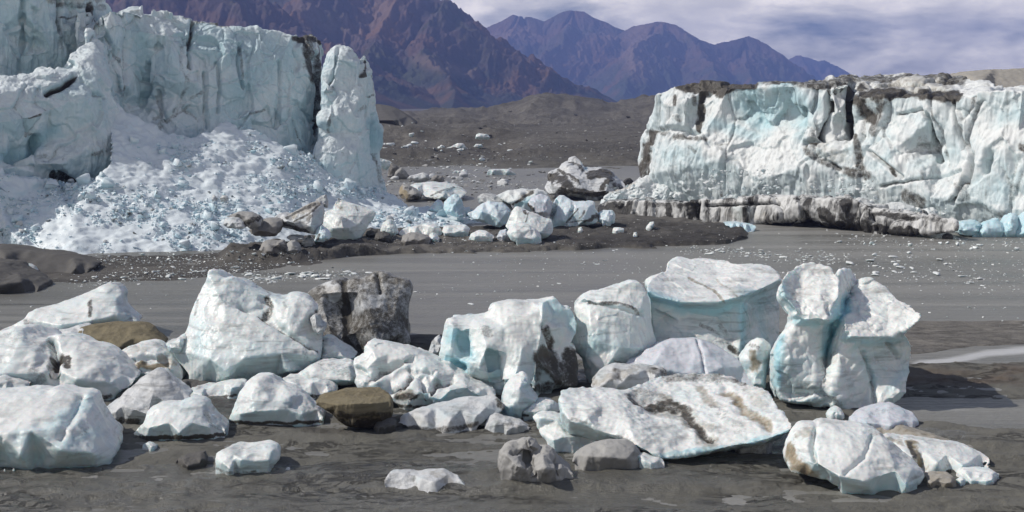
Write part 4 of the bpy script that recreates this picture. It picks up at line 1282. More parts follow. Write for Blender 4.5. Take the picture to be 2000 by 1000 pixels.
# ------------------------------------------------------------------ stranded icebergs on the near mud
def near_bergs():
    berg('large smooth white and teal iceberg cut by the frame, two thin slabs at its foot',
         '-90,775 -30,768 20,766 55,762 90,763 103,758 120,762 150,768 168,769 182,774 188,795 196,812 206,835 216,853 223,872 222,892 208,903 185,907 110,911 50,911 0,906 -110,906',
         T=3.6, lean=2.2, seed=101, N=130, ctrl='-20,800,.8 60,790,.9 120,785,.6 155,785,.5 170,810,.9 130,830,1.6 60,840,1.9 0,850,1.8 190,850,.8 180,885,1.0 120,880,1.6 40,890,1.5 140,800,1.0 -60,860,1.6', fac=.035, lo=.03, blue=.12,
         strokes=[('blue', '40,860 90,845 150,800 165,785', 22, .45), ('blue', '0,885 80,895', 14, .4), ('blue', '120,870 190,840', 18, .45), ('dirt', '150,860 170,830', 14, .32), ('dirt', '110,895 150,885', 10, .2)], carve=[('160,770 150,800 120,850', 8, .18)])
    berg('big grey white iceberg with a black dirt pocket, behind the smooth teal one',
         '-80,672 -20,655 0,645 25,637 45,640 58,652 75,661 88,664 92,659 120,658 150,664 180,678 205,686 222,700 238,715 252,730 266,742 258,755 235,768 215,778 190,783 120,782 60,772 -80,780',
         T=4.5, lean=2.6, seed=102, N=130, mat='ice', ctrl='0,680,.8 40,670,.9 70,690,1.1 95,700,.5 60,730,1.3 0,730,1.4 110,725,1.0 150,690,.9 190,710,1.1 150,740,1.5 210,745,1.0 120,690,.5 -50,730,1.3', fac=.06, lo=.04,
         strokes=[('dirt', '105,700 125,698 132,712', 12, 1.15), ('dirt', '92,665 100,690 95,720', 8, .5), ('dirt', '60,725 85,740 55,745', 12, .45), ('dirt', '20,660 50,665 90,680', 12, .35), ('dirt', '180,778 215,776', 7, .8), ('dirt', '0,652 60,660', 12, .3)],
         carve=[('96,660 110,700 105,740', 7, .5), ('122,702 130,714', 9, .08)])
    berg('white ice lump between the teal iceberg and the dirt pocket iceberg at the frame edge', '-60,745 -20,738 8,734 22,742 36,746 48,750 50,758 30,766 -60,768', base=800, T=2, lean=1.2, seed=103, N=60)
    berg('white fin shaped iceberg with a smoothly hollowed right end, behind the ochre slab',
         '-20,655 -5,648 22,634 36,626 46,621 52,612 64,606 95,596 125,587 148,581 166,574 184,566 200,557 215,551 228,555 236,562 242,572 240,584 243,597 250,607 258,618 266,625 270,632 250,640 200,650 150,660 60,668 0,668',
         base=672, T=4, lean=2.8, seed=104, N=110, mat='ice', ctrl='60,625,.5 120,610,.8 170,595,.9 205,575,.5 225,590,.7 230,615,1.0 180,625,1.3 120,635,1.3 60,645,1.0', fac=.03, lo=.025,
         strokes=[('dirt', '176,590 178,615', 6, .75), ('dirt', '48,628 62,640 56,655', 9, .6), ('dirt', '100,615 120,625', 10, .25), ('blue', '200,570 235,590', 20, .3), ('dirt', '230,600 240,610', 6, .25)])
    berg('grey streaked ice slab lying on the left end of the ochre slab', '70,662 90,652 120,645 150,636 170,634 180,640 175,655 150,668 100,672', base=684, T=2, lean=1.5, seed=105, N=60, mat='grimy', dirt=.2)
    berg('ochre mud covered slab lying in front of the white fin shaped iceberg', '140,660 150,648 158,641 175,636 195,634 230,633 262,632 280,635 296,640 305,650 314,660 320,672 300,684 262,692 225,694 180,690 145,676', 'mud slab', 'mud_slab', None,
         T=3, lean=2.4, seed=106, N=90, mat='ochre', ctrl='200,645,.3 250,642,.3 290,650,.4 170,655,.6 210,660,.9 260,658,.8 295,668,.8 230,680,.9', fac=.03, lo=.03, strokes=[('dirt', '180,672 230,684 310,676', 12, .6), ('tan', '190,636 270,634', 8, .5)])
    berg('rounded white iceberg with curved tan silt layers, right of the ochre slab', '226,695 232,688 240,682 256,674 272,668 290,666 302,667 316,676 326,684 336,695 346,706 353,716 357,727 355,742 330,752 280,752 250,742 230,712', base=752, T=2.6, seed=107, N=80,
         strokes=[('tan', '255,725 275,712 300,716 325,712', 7, 1.0), ('tan', '250,735 262,740', 7, .8), ('tan', '240,690 280,678', 10, .4), ('dirt', '262,718 285,708', 4, .5), ('tan', '310,700 335,715', 9, .6)], carve=[('250,712 280,700 310,702 335,715', 4, .15), ('255,732 290,722 320,726', 4, .15)])
    berg('pointed grey pyramid of coarse ice crystals', '192,803 206,792 222,784 238,768 252,757 268,743 284,733 292,727 300,722 312,726 322,730 332,741 345,751 358,762 372,774 360,790 320,806 285,822 270,828 240,826 210,815', T=2.6, seed=108, N=80, mat='grimy', lo=.03, fac=.07,
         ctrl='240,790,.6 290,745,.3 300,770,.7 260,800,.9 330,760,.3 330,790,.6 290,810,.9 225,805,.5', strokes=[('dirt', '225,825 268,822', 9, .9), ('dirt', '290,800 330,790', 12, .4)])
    berg('small grimy ice lump at the right foot of the smooth teal iceberg', '192,812 200,808 212,818 224,830 234,842 232,848 218,852 205,848', T=1, seed=109, N=40, mat='grimy')
    berg('white ice lump with a dark muddy foot and a long low right tail', '258,845 266,838 280,822 282,808 286,798 300,790 315,786 335,787 350,786 358,782 370,778 382,778 396,782 403,788 404,798 412,808 420,818 430,828 441,838 441,850 420,853 350,856 300,858 262,857', T=2.4, seed=110, N=90,
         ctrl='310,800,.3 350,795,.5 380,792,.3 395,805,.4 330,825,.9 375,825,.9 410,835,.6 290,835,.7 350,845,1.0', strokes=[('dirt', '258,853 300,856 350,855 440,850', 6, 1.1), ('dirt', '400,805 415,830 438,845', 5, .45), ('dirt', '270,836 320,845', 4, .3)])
    berg('thin white wedge of ice on bare mud below the muddy footed lump', '270,878 278,868 288,862 298,866 308,873 318,877 316,880 290,881', 'ice chunk', 'ice_chunk', None, T=.7, seed=111, N=40)
    berg('flat black angular stone left of the white capsule shaped lump', '344,900 356,892 362,887 382,885 399,882 405,898 398,906 385,914 368,916 350,910', 'stone', 'stone', None, T=1.2, lean=.9, seed=112, N=40, mat='rock', fac=.08)
    berg('white capsule shaped ice lump alone on the mud', '421,897 424,886 432,881 442,875 455,873 475,874 495,872 515,869 530,868 541,873 546,882 545,897 538,906 526,914 505,920 480,923 450,925 432,922 422,912', T=1.7, lean=1.0, seed=113, N=70, pillow=.4, fac=.02, lo=.03,
         strokes=[('dirt', '424,914 445,924 500,922', 4, .6)])
    berg('tiny flat white flake beside the capsule shaped lump', '539,921 552,914 565,911 566,915 552,921', 'ice chunk', 'ice_chunk', None, T=.5, lean=.4, seed=114, N=30, sink=.1)
    berg('thin white slab at the foot of the smooth teal iceberg, nearest the frame edge', '-30,908 0,906 30,904 38,910 36,920 0,923 -30,922', 'ice chunk', 'ice_chunk', None, T=1, lean=.8, seed=115, N=40)
    berg('thin white slab at the foot of the smooth teal iceberg, the longer of two', '39,916 45,909 70,908 98,910 102,915 90,921 50,921', 'ice chunk', 'ice_chunk', None, T=.8, lean=.7, seed=116, N=40)
    # tall leaning berg
    horn = berg('tall leaning white iceberg with a horn on top and slanting dirt bands',
         '342,690 345,678 352,665 360,655 364,640 368,620 374,600 377,590 385,576 396,560 402,550 405,538 408,529 415,527 424,531 430,538 438,544 452,542 468,548 485,558 500,567 515,573 530,578 545,582 556,582 566,575 580,575 598,581 610,592 620,602 618,612 610,622 616,634 626,646 627,662 626,680 624,700 618,718 590,728 550,738 500,745 440,746 400,744 385,747 372,742 362,728 352,712',
         T=4.6, lean=3.0, seed=120, N=150, ctrl='418,560,.4 395,590,.5 430,580,.8 470,570,.3 400,640,1.1 440,630,1.3 490,600,.7 515,600,.2 540,600,.5 575,600,.7 600,610,.5 540,630,1.0 490,650,1.5 580,650,1.1 605,680,.9 550,690,1.5 480,700,1.8 410,700,1.6 370,690,.8 440,725,1.6 560,720,1.2 520,590,.1',
         cr=['440,590,1.0 500,612,1.1 560,650,1.3 618,695,.9'], fac=.04, lo=.03, blue=.16,
         strokes=[('dirt', '524,575 528,595 518,618', 9, .8), ('dirt', '470,595 520,620 570,655 618,690', 4.5, .75), ('dirt', '556,592 560,604', 5, .5), ('dirt', '386,585 380,615', 4, .45), ('dirt', '612,612 620,630', 7, .8), ('dirt', '500,640 550,660', 14, .22), ('dirt', '590,690 615,715', 12, .3), ('blue', '390,650 420,720 470,735', 30, .35), ('blue', '430,550 500,590', 18, .25), ('dirt', '480,735 560,735', 9, .25)],  # first stroke paints the shadow of the notch in dirt colour
         carve=[('520,578 530,600 520,620', 8, .15), ('470,592 520,617 570,652 620,692', 4, .2), ('440,585 500,606 560,640', 10, .12)])
    tag(relief('ice_wedge', '621,708 624,690 627,668 632,655 645,660 662,672 680,684 696,696 692,704 670,710 640,712', base=735, T=2, seed=121, N=60, strokes=[('dirt', '622,700 628,665', 6, 1.2)], parent=horn), 'white ice wedge with a black left edge, right foot of the leaning horned iceberg')
    tag(relief('ice_knob', '322,672 328,666 340,664 352,655 362,651 366,660 362,676 350,690 332,688', base=742, T=1.6, seed=122, N=45, parent=horn), 'small bubbly white lump at the left flank of the leaning horned iceberg')
    tag(relief('ice_shoulder', '604,622 612,612 622,614 626,630 636,638 634,650 622,656 610,645', base=740, T=1.2, seed=123, N=40, mat='grimy', dirt=.3, parent=horn), 'small grey jagged lump clinging to the right shoulder of the leaning horned iceberg')
    berg('massive dark dirt striped ice block with a pale vertical stripe', '594,580 603,570 615,563 626,558 645,550 662,546 675,550 690,545 705,545 720,538 733,531 745,532 758,535 768,542 785,546 800,551 806,562 804,574 798,590 796,615 797,640 800,665 796,678 770,684 740,690 700,694 650,690 610,680 600,640 596,600',
         base=694, T=5, lean=2.0, seed=124, N=130, mat='grimy', ctrl='625,575,.4 660,570,.8 672,600,-.1 700,570,.9 740,560,.6 780,570,.4 770,620,.9 720,630,1.4 690,650,.6 640,630,1.0 650,670,1.2 740,670,1.2 782,650,.6', fac=.05, lo=.02, dirt=.68, flute=.12, blue=0,
         strokes=[('dirt', '600,590 610,640 640,690 700,690 780,680', 34, .9), ('dirt', '674,550 676,610 680,680', 9, 1.2), ('dirt', '700,620 780,640', 36, .85), ('dirt', '735,540 742,580', 10, .6), ('dirt', '600,575 625,570', 12, .6), ('dirt', '640,640 660,690', 30, .9), ('dirt', '-1,0 0,0', 1, .1), ('dirt', '650,558 655,585', 5, -.5), ('dirt', '640,555 655,580 662,560', 11, -.9), ('tan', '600,578 740,540 800,560', 14, .5), ('dirt', '700,600 740,590', 16, -.25), ('dirt', '770,600 790,560', 10, .4)],
         carve=[('674,548 677,610 682,680', 7, .12), ('735,535 742,570', 5, .3)])
    berg('low rounded greyish white lump between the leaning horned iceberg and the folded one', '574,736 588,724 602,714 620,709 640,707 662,709 685,707 697,714 700,730 698,746 680,752 650,756 610,754', base=765, T=2.4, seed=125, N=70, mat='ice', strokes=[('dirt', '630,710 700,735', 18, .35)], dirt=.06)
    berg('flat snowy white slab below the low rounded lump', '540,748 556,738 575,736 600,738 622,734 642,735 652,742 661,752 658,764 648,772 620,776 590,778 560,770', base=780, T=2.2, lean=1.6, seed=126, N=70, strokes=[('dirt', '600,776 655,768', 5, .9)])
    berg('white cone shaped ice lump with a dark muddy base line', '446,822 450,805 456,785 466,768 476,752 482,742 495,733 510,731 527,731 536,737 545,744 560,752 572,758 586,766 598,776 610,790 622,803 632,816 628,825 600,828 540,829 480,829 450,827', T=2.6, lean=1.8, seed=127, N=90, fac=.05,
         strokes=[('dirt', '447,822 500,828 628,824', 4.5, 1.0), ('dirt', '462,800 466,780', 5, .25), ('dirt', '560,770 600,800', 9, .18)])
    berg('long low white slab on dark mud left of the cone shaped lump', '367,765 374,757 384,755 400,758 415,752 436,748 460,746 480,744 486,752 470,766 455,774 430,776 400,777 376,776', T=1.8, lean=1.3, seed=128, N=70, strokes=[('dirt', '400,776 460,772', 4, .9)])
    berg('two small white lumps of ice at the base of the leaning horned iceberg', '396,744 402,734 412,730 424,727 432,725 436,731 450,728 466,728 478,732 479,741 460,746 430,747', T=1.4, seed=129, N=55)
    berg('black wet slab of rock between the grey pyramid and the long low white slab', '342,746 352,742 380,746 405,748 418,752 412,760 390,764 360,760', 'stone', 'stone', None, T=1.2, lean=.9, seed=130, N=45, mat='rock')
    berg('brown stony dirt heap against the foot of the leaning horned iceberg', '440,740 452,722 468,714 482,710 496,713 510,722 518,730 500,742 470,746', 'dirt heap', 'dirt_heap', None, base=748, T=1.4, seed=131, N=50, mat='boulder', tan=.4, fac=.12)
    berg('flat topped ochre block of sand with a dark wet lower half', '612,782 622,779 640,772 652,770 666,766 700,766 735,767 752,766 759,771 763,782 765,796 766,812 760,822 745,828 728,836 700,837 676,834 664,822 650,812 632,800 618,792', 'sand block', 'sand_block', None,
         T=2.2, Yf=lambda x, y: gy(836) * .985 + max(0, 788 - y) * .07, smooth=2, seed=132, N=100, mat='ochre', cr=['624,784,.1 660,790,.6 690,788,.7 730,787,.6 761,784,.1'], ctrl='690,810,.7 740,810,.5 660,810,.5 690,830,.7 745,822,.4', fac=.03, lo=.02, strokes=[('dirt', '640,805 680,812 762,808', 7, .8), ('dirt', '670,830 720,828 765,818', 13, 1.0), ('tan', '640,772 750,768', 9, .8)])  # strokes darken the lower front, tan runs along the top edge
    berg('small black boulder at the right foot of the ochre sand block', '729,836 735,825 748,818 762,815 774,822 776,834 765,842 740,845', 'stone', 'stone', None, T=1, seed=133, N=40, mat='rock')
    # folded berg
    berg('sprawling white iceberg of rounded folds and dirty creases in the middle of the mud',
         '690,712 694,700 704,695 711,692 708,680 712,670 722,665 740,666 755,670 775,677 795,682 815,690 832,698 850,705 866,714 880,716 890,728 905,730 918,742 935,752 955,760 973,772 962,778 940,782 905,788 870,795 835,800 810,802 785,794 760,786 735,774 715,768 700,762 694,748 697,735',
         T=3.4, lean=2.6, seed=134, N=150, ctrl='725,680,.3 760,690,.4 735,700,.6 715,720,.4 712,745,.6 745,725,.3 790,700,.6 740,745,.9 765,740,.5 800,720,.4 780,755,1.0 810,735,.9 835,715,.5 850,735,.8 820,765,1.1 870,745,.5 880,760,1.0 910,755,.9 930,768,.7 860,780,.9 800,785,.8 840,750,.6', fac=.07, lo=.04, blue=.1,
         strokes=[('dirt', '720,740 745,722 775,712 800,705', 4, .6), ('dirt', '765,765 790,755 800,735', 6, .7), ('dirt', '775,770 810,775', 9, .8), ('tan', '780,768 800,762', 10, .7), ('dirt', '835,770 850,752 880,742', 5, .7), ('dirt', '800,720 820,735 830,760', 4, .5), ('dirt', '760,785 810,798 860,794', 5, .8), ('dirt', '700,745 715,752', 7, .4), ('blue', '830,780 900,778', 10, .5)],
         carve=[('720,745 745,722 775,710 800,704', 6, .3), ('765,765 790,752 805,732', 5, .25), ('835,772 850,750 885,740', 5, .28), ('700,720 720,725 735,735', 5, .25), ('800,722 825,740 832,765', 4, .2), ('815,725 845,728', 4, .2)])
    berg('low grey white wedge lying before the folded iceberg', '775,826 782,818 790,812 815,802 850,795 880,788 905,784 930,781 950,780 972,778 982,784 988,798 976,808 960,818 940,832 920,838 890,843 850,845 810,840', T=2, lean=1.5, seed=135, N=90, mat='grimy', lo=.03, fac=.04,
         ctrl='830,812,.4 900,798,.4 950,795,.4 880,820,.7 930,812,.6', strokes=[('dirt', '800,838 850,840 930,830', 8, .8), ('dirt', '972,782 985,800', 8, .8), ('tan', '780,826 850,825', 14, .3)], dirt=-.12)
    berg('small beige three sided ice stone right of the low grey wedge', '947,836 951,822 958,812 968,808 985,814 1004,817 1020,824 1036,835 1030,843 990,847 952,847', T=1.3, lean=.9, seed=136, N=60, mat='grimy', tan=.28, lo=.02, fac=.03, dirt=-.1)
    # tall central berg
    berg('tall white iceberg with fluted front, blue hollows and a dark dirt cliff on the right',
         '856,705 858,685 860,664 866,645 869,630 872,622 885,619 905,622 925,620 945,618 953,612 954,602 965,598 980,595 1000,592 1025,592 1045,590 1060,588 1075,584 1087,581 1094,590 1104,602 1118,604 1124,616 1127,632 1125,650 1118,666 1113,672 1124,678 1127,700 1128,730 1128,754 1100,760 1060,765 1030,768 990,770 968,768 945,752 925,742 905,735 880,722',
         T=4.4, lean=2.2, seed=137, N=150, ctrl='885,640,.8 880,680,.6 900,705,.5 915,640,.8 905,670,.4 940,640,1.2 950,680,1.5 935,720,1.2 965,700,.8 970,740,.9 985,640,1.2 990,690,1.3 1000,740,1.5 1030,620,1.0 1020,680,1.5 1010,720,1.4 1055,600,.8 1050,660,1.2 1040,720,1.0 1040,750,1.0 1080,620,.1 1090,680,.0 1090,740,.6 1110,640,-.1 1110,720,.3 1070,700,.5',
         cr=['1060,592,.9 1058,640,1.3 1048,700,1.2 1040,760,1.2'], fac=.03, lo=.03, blue=.12,
         strokes=[('blue', '885,655 905,650 912,690', 20, .8), ('blue', '880,705 900,712 898,722', 12, 1.3), ('blue', '962,690 968,740', 14, .7), ('blue', '1070,600 1110,620 1120,650', 22, .6), ('dirt', '1066,640 1075,670 1070,700', 9, .85), ('dirt', '1062,700 1090,745 1125,700 1126,755', 26, .95), ('dirt', '1045,740 1060,700', 10, .7), ('dirt', '945,640 960,655', 10, .5), ('dirt', '1030,760 1125,755', 14, .8), ('dirt', '925,735 970,755', 4, .3), ('dirt', '1000,690 1030,710', 4, .3)],  # right cliff strokes mix real dirt with painted shade of that face
         carve=[('905,650 905,690', 12, .4), ('890,712 900,720', 7, .5), ('965,690 970,745', 9, .45), ('1060,640 1075,680', 6, .2)])
    berg('grey rounded stub of ice at the left back of the tall fluted iceberg', '834,690 840,672 848,660 858,654 866,668 866,695 845,700', base=715, T=1.6, seed=138, N=45, mat='grimy')
    berg('small white pointed lump with a concave side before the dark dirt cliff', '978,805 980,778 986,760 996,745 1008,734 1022,727 1030,733 1036,745 1034,756 1042,768 1052,778 1040,795 1018,812 998,818 982,815', T=1.8, seed=139, N=70, blue=.2, strokes=[('blue', '985,800 1005,810', 12, .6)])
    berg('low white mound with a dirty rim, between the concave lump and the huge dirty slab', '1012,808 1020,798 1030,788 1045,780 1060,778 1076,781 1088,790 1097,802 1080,812 1050,816 1025,815', base=818, T=1.5, seed=140, N=55, strokes=[('dirt', '1015,808 1030,812', 4, .8)])
    # pair of blocks
    berg('upright white block with a thin dirty seam near its top beside the capped block',
         '1117,682 1119,660 1122,640 1124,620 1121,600 1126,590 1138,578 1150,572 1175,567 1200,560 1220,554 1236,549 1248,551 1256,558 1262,570 1270,582 1272,605 1271,628 1276,650 1281,668 1278,690 1262,702 1240,712 1222,730 1200,745 1155,750 1145,735 1140,715 1136,700 1126,688',
         base=752, T=4, lean=1.8, seed=141, N=120, cr=['1140,580,.4 1170,588,.8 1210,595,.9 1250,605,.7'], ctrl='1200,575,.3 1150,620,1.0 1200,630,1.2 1245,640,.9 1160,665,1.2 1210,680,1.3 1250,680,.9 1150,700,.8 1180,725,1.0 1235,565,.1', fac=.035, lo=.025, blue=.16,
         strokes=[('dirt', '1140,584 1170,590 1210,592 1240,602 1254,612', 3.5, .7), ('dirt', '1130,660 1200,650', 2.5, .35), ('blue', '1130,690 1180,660 1270,680', 20, .4), ('blue', '1150,600 1260,620', 18, .2), ('dirt', '1200,705 1225,715', 4, .6), ('tan', '1130,610 1180,600', 12, .2)], carve=[('1135,586 1180,594 1255,612', 4, .2)])
    def capped_y(x, y):
        lip = np.interp(x, [1262, 1290, 1330, 1400, 1445, 1490, 1524], [570, 581, 590, 590, 579, 562, 546])
        dy = y - lip
        return 62.6 + max(0, -dy) * .085 + .75 * sstep(0, 13, dy) * (1 - .85 * sstep(25, 110, dy)) + max(0, x - 1447) * .040 - .5 * sstep(60, 130, dy) * (1 - sstep(1430, 1470, x))
    berg('huge block with a flat white top overhanging a teal band and a blue right side',
         '1264,566 1265,556 1272,546 1288,536 1300,530 1302,518 1306,510 1325,502 1340,504 1352,508 1380,506 1405,509 1420,507 1430,514 1450,518 1480,517 1505,521 1516,530 1524,541 1524,556 1522,580 1521,610 1522,645 1521,675 1515,702 1507,728 1500,752 1450,756 1380,756 1300,752 1284,738 1280,700 1281,668 1276,645 1272,610 1270,580',
         T=4.2, Yf=capped_y, seed=142, N=180, smooth=2, lo=.02, fac=.05, blue=.1, flute=.06,
         cr=['1268,570,0 1290,581,0 1330,590,0 1400,590,0 1446,579,.1 1490,562,0 1520,547,0', '1268,577,0 1290,591,0 1330,601,0 1400,601,0 1448,590,0 1490,574,0 1520,558,0', '1447,592,.2 1449,650,.3 1455,700,.4 1456,745,.4', '1274,600,.1 1330,628,.3 1390,662,.5 1440,704,.6'],
         ctrl='1300,550,0 1350,550,.05 1400,555,0 1440,555,0 1350,520,0 1420,525,0 1480,538,0 1320,515,.1 1300,570,0 1360,575,0 1420,575,0 1300,615,-.1 1350,612,0 1400,620,-.1 1425,650,0 1300,650,.3 1340,680,.4 1400,710,.4 1300,710,.3 1490,620,-.1 1500,680,.1 1480,640,-.2 1480,720,.2 1505,590,0 1470,600,-.1',
         strokes=[('tan', '1345,542 1380,560 1415,588', 3.5, .7), ('dirt', '1345,543 1380,562 1416,590', 2.2, .4), ('tan', '1400,545 1440,580', 3, .5), ('blue', '1268,580 1330,602 1400,604 1445,600', 14, .8), ('blue', '1450,600 1452,690', 9, .8), ('blue', '1470,580 1500,680', 30, .5), ('blue', '1485,650 1505,740', 14, .6), ('dirt', '1370,638 1400,652 1440,682', 5, .5), ('dirt', '1405,638 1420,655', 6, .45), ('dirt', '1425,675 1442,692', 8, .8)])  # blue strokes right of the corner paint the shade on that side
    berg('long smooth lilac grey dome cracked in two, in front of the capped blue block', '1219,708 1226,701 1240,697 1252,690 1268,680 1285,671 1302,666 1320,662 1340,661 1360,662 1372,667 1390,672 1402,676 1420,688 1440,701 1455,715 1468,730 1480,752 1470,762 1400,764 1300,760 1235,730', base=778, T=2.6, lean=2.0, seed=144, N=110, mat='lilac', lo=.02, fac=.02, pillow=.4,
         strokes=[('dirt', '1362,666 1374,700 1376,720', 1.6, .6)], carve=[('1361,662 1372,700 1378,730', 2.5, .14)])
    berg('upright white post of ice with a tan flank between dome and capped block', '1446,702 1452,690 1460,678 1468,668 1480,661 1494,663 1504,672 1508,684 1504,705 1500,730 1496,760 1470,762 1458,730', base=775, T=1.6, seed=145, N=60, strokes=[('tan', '1470,690 1475,720', 12, .8), ('dirt', '1466,672 1480,682', 5, .5), ('blue', '1496,700 1494,750', 8, .6)])
    berg('grey gritty hump of old ice behind the left end of the huge dirty slab', '1152,757 1158,744 1166,732 1178,722 1200,716 1220,717 1245,719 1270,718 1292,718 1302,724 1306,732 1290,745 1250,758 1200,765', base=800, T=2, seed=146, N=70, mat='grimy', strokes=[('dirt', '1200,722 1215,745', 5, .6), ('tan', '1160,745 1240,722', 12, .5), ('dirt', '1270,722 1300,728', 10, .7)])
    # huge slab
    slab = berg('huge tilted dirty white slab propped on its left end, its right side overhanging black shade',
         '1092,772 1096,762 1108,758 1135,757 1175,755 1205,756 1222,758 1250,746 1272,738 1310,732 1345,728 1380,726 1410,728 1432,732 1448,742 1462,748 1482,756 1502,764 1514,778 1522,796 1538,812 1548,826 1546,838 1525,848 1500,857 1470,865 1440,870 1410,876 1385,881 1350,888 1318,893 1300,895 1285,893 1262,880 1240,870 1215,858 1190,848 1165,840 1140,832 1112,822 1100,805 1096,790',
         base=893, T=3.2, Yf=lambda x, y: 47.0 + max(0, 1250 - x) * .0125 + (np.interp(x, [1092, 1140, 1262, 1300, 1385, 1470, 1525, 1548], [800, 832, 880, 895, 881, 865, 848, 832]) - y) * .040, seed=147, N=170, drop=1.25, lo=.03, fac=.035, fine=.010, smooth=5, sink=.5,
         ctrl='1130,780,.5 1180,785,.5 1150,815,.7 1220,800,.6 1270,790,.2 1230,835,.8 1290,850,.8 1340,850,.5 1320,800,.4 1380,790,.4 1420,760,.3 1460,790,.4 1500,815,.3 1440,830,.4 1390,840,.3 1340,760,.3 1280,765,.1',
         strokes=[('dirt', '1230,775 1260,790 1310,790 1340,800', 12, .85), ('dirt', '1240,765 1290,775', 14, .5), ('dirt', '1330,800 1360,830 1390,860', 10, .95), ('dirt', '1340,825 1375,850', 16, .45), ('dirt', '1300,740 1380,732 1450,745', 12, .6), ('dirt', '1400,800 1450,840', 12, .35), ('dirt', '1260,770 1300,800 1340,830', 16, .35), ('tan', '1420,770 1460,800 1500,830', 12, .8), ('tan', '1370,760 1390,790', 14, .6), ('dirt', '1380,790 1400,800', 9, .5), ('tan', '1300,790 1390,860', 26, .5), ('dirt', '1200,850 1225,855', 5, .5), ('tan', '1460,760 1500,790', 16, .4), ('dirt', '1115,818 1165,830', 4, .5), ('dirt', '1470,810 1500,840', 10, .35), ('blue', '1290,890 1370,880 1450,866 1540,842', 6, .7), ('dirt', '1200,770 1235,800 1270,830', 8, .25)],
         carve=[('1240,775 1280,800 1330,805 1380,850', 12, .22), ('1420,765 1460,805 1500,835', 10, .14)])
    relief('ice_stem', '1420,884 1455,862 1480,845 1500,838 1512,852 1509,872 1508,888 1480,892 1440,893', base=884, T=1.6, lean=.4, seed=148, N=45, mat='grimy', dirt=.45, parent=slab)
    tag(relief('ice_lobe', '1040,815 1048,807 1062,806 1080,808 1098,812 1108,824 1125,822 1140,832 1165,838 1185,848 1200,862 1215,872 1205,884 1170,888 1120,887 1080,884 1068,872 1060,855 1052,838', T=2.2, lean=2.0, seed=149, N=90, lo=.04, fac=.07,
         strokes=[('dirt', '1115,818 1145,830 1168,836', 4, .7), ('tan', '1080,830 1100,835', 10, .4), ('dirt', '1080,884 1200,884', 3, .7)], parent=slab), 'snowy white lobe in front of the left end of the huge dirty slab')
    tag(relief('ice_tongue', '1240,888 1260,885 1285,895 1300,903 1308,912 1295,917 1262,915 1245,905', base=917, T=1, lean=.8, seed=150, N=40, parent=slab), 'white pointed tongue of ice running out from under the huge dirty slab')
    berg('lumpy grey boulder pile of gritty ice, left of the smooth dark boulder', '972,900 974,888 978,878 986,872 996,868 1010,864 1022,858 1035,857 1046,862 1054,870 1056,878 1066,873 1078,877 1086,886 1090,898 1104,910 1118,922 1124,930 1110,935 1060,936 1030,937 1000,933 980,930 974,916', T=1.9, seed=151, N=80, mat='boulder', fac=.10, lo=.05,
         ctrl='990,890,.5 1015,880,.2 1010,910,.8 1035,870,.4 1030,890,-.1 1060,890,.6 1065,915,.9 1040,920,.5 1090,915,.5', carve=[('1030,870 1032,900 1040,930', 5, .3), ('1000,885 1025,880', 4, .2), ('1088,900 1092,930', 4, .2)], name='gritty_boulder', cat='boulder', strokes=[('dirt', '990,870 1040,880', 10, .3)])
    berg('smooth dark grey dome boulder in front of the huge dirty slab', '1117,902 1124,892 1136,884 1150,875 1166,867 1186,861 1205,861 1225,862 1240,868 1250,879 1257,892 1258,904 1250,914 1230,917 1180,915 1130,912', 'boulder', 'gritty_boulder', None, T=1.7, seed=152, N=70, mat='boulder', fac=.02, lo=.03, pillow=.42, dirt=.12)
    berg('low beige white slab alone on the bare mud in the foreground', '748,944 752,934 757,926 770,924 785,925 800,928 815,929 832,924 850,922 866,922 880,928 890,933 897,931 904,942 916,953 914,962 895,966 860,965 820,963 780,960 755,954', T=1.5, lean=1.1, seed=153, N=80, mat='grimy', tan=.18, dirt=-.12, lo=.03, fac=.05,
         strokes=[('dirt', '800,928 812,945', 8, .5), ('dirt', '750,940 770,926', 6, .4), ('tan', '850,925 880,940', 12, .5), ('dirt', '890,940 912,955', 4, .5)])
    berg('tiny white shard in the shade line under the huge dirty slab', '1408,911 1422,906 1432,905 1440,912 1425,915', 'ice chunk', 'ice_chunk', None, T=.5, lean=.3, seed=154, N=30, sink=.1)
    # the cleft pair on the right
    def cleft_y(x, y):
        if x < 1641:
            lip, sl = np.interp(x, [1520, 1545, 1560, 1600, 1628, 1645], [586, 600, 619, 622, 627, 612]), .030
        else:
            lip, sl = np.interp(x, [1641, 1660, 1690, 1735, 1770, 1799], [646, 656, 662, 660, 646, 620]), .040
        dy = y - lip
        xc = np.interp(y, [530, 560, 600, 640, 700, 760], [1672, 1668, 1646, 1628, 1613, 1609])
        return (55.3 + max(0, -dy) * sl + .95 * sstep(0, 12, dy) * (1 - .8 * sstep(30, 130, dy)) + 1.3 * math.exp(-((x - xc) / 11.0) ** 2) * (1 - .75 * sstep(690, 750, y))
                + .0035 * max(0, 800 - y) + .004 * abs(x - 1650))
    g = [(x, y) for x in range(1530, 1800, 12) for y in range(525, 792, 11)]
    ol = '1520,762 1518,740 1517,715 1519,690 1523,672 1532,655 1545,638 1550,622 1555,606 1545,592 1532,581 1525,566 1527,545 1538,528 1560,520 1585,514 1605,517 1618,521 1628,530 1636,537 1641,528 1650,524 1660,526 1666,538 1672,549 1686,546 1700,547 1718,556 1736,569 1750,582 1768,592 1782,600 1799,616 1796,624 1785,634 1770,645 1766,652 1774,662 1781,676 1780,695 1777,712 1779,725 1774,742 1772,765 1760,778 1745,790 1730,793 1710,797 1675,802 1645,798 1620,790 1600,786 1570,785 1548,785 1528,780'
    op = P(ol)

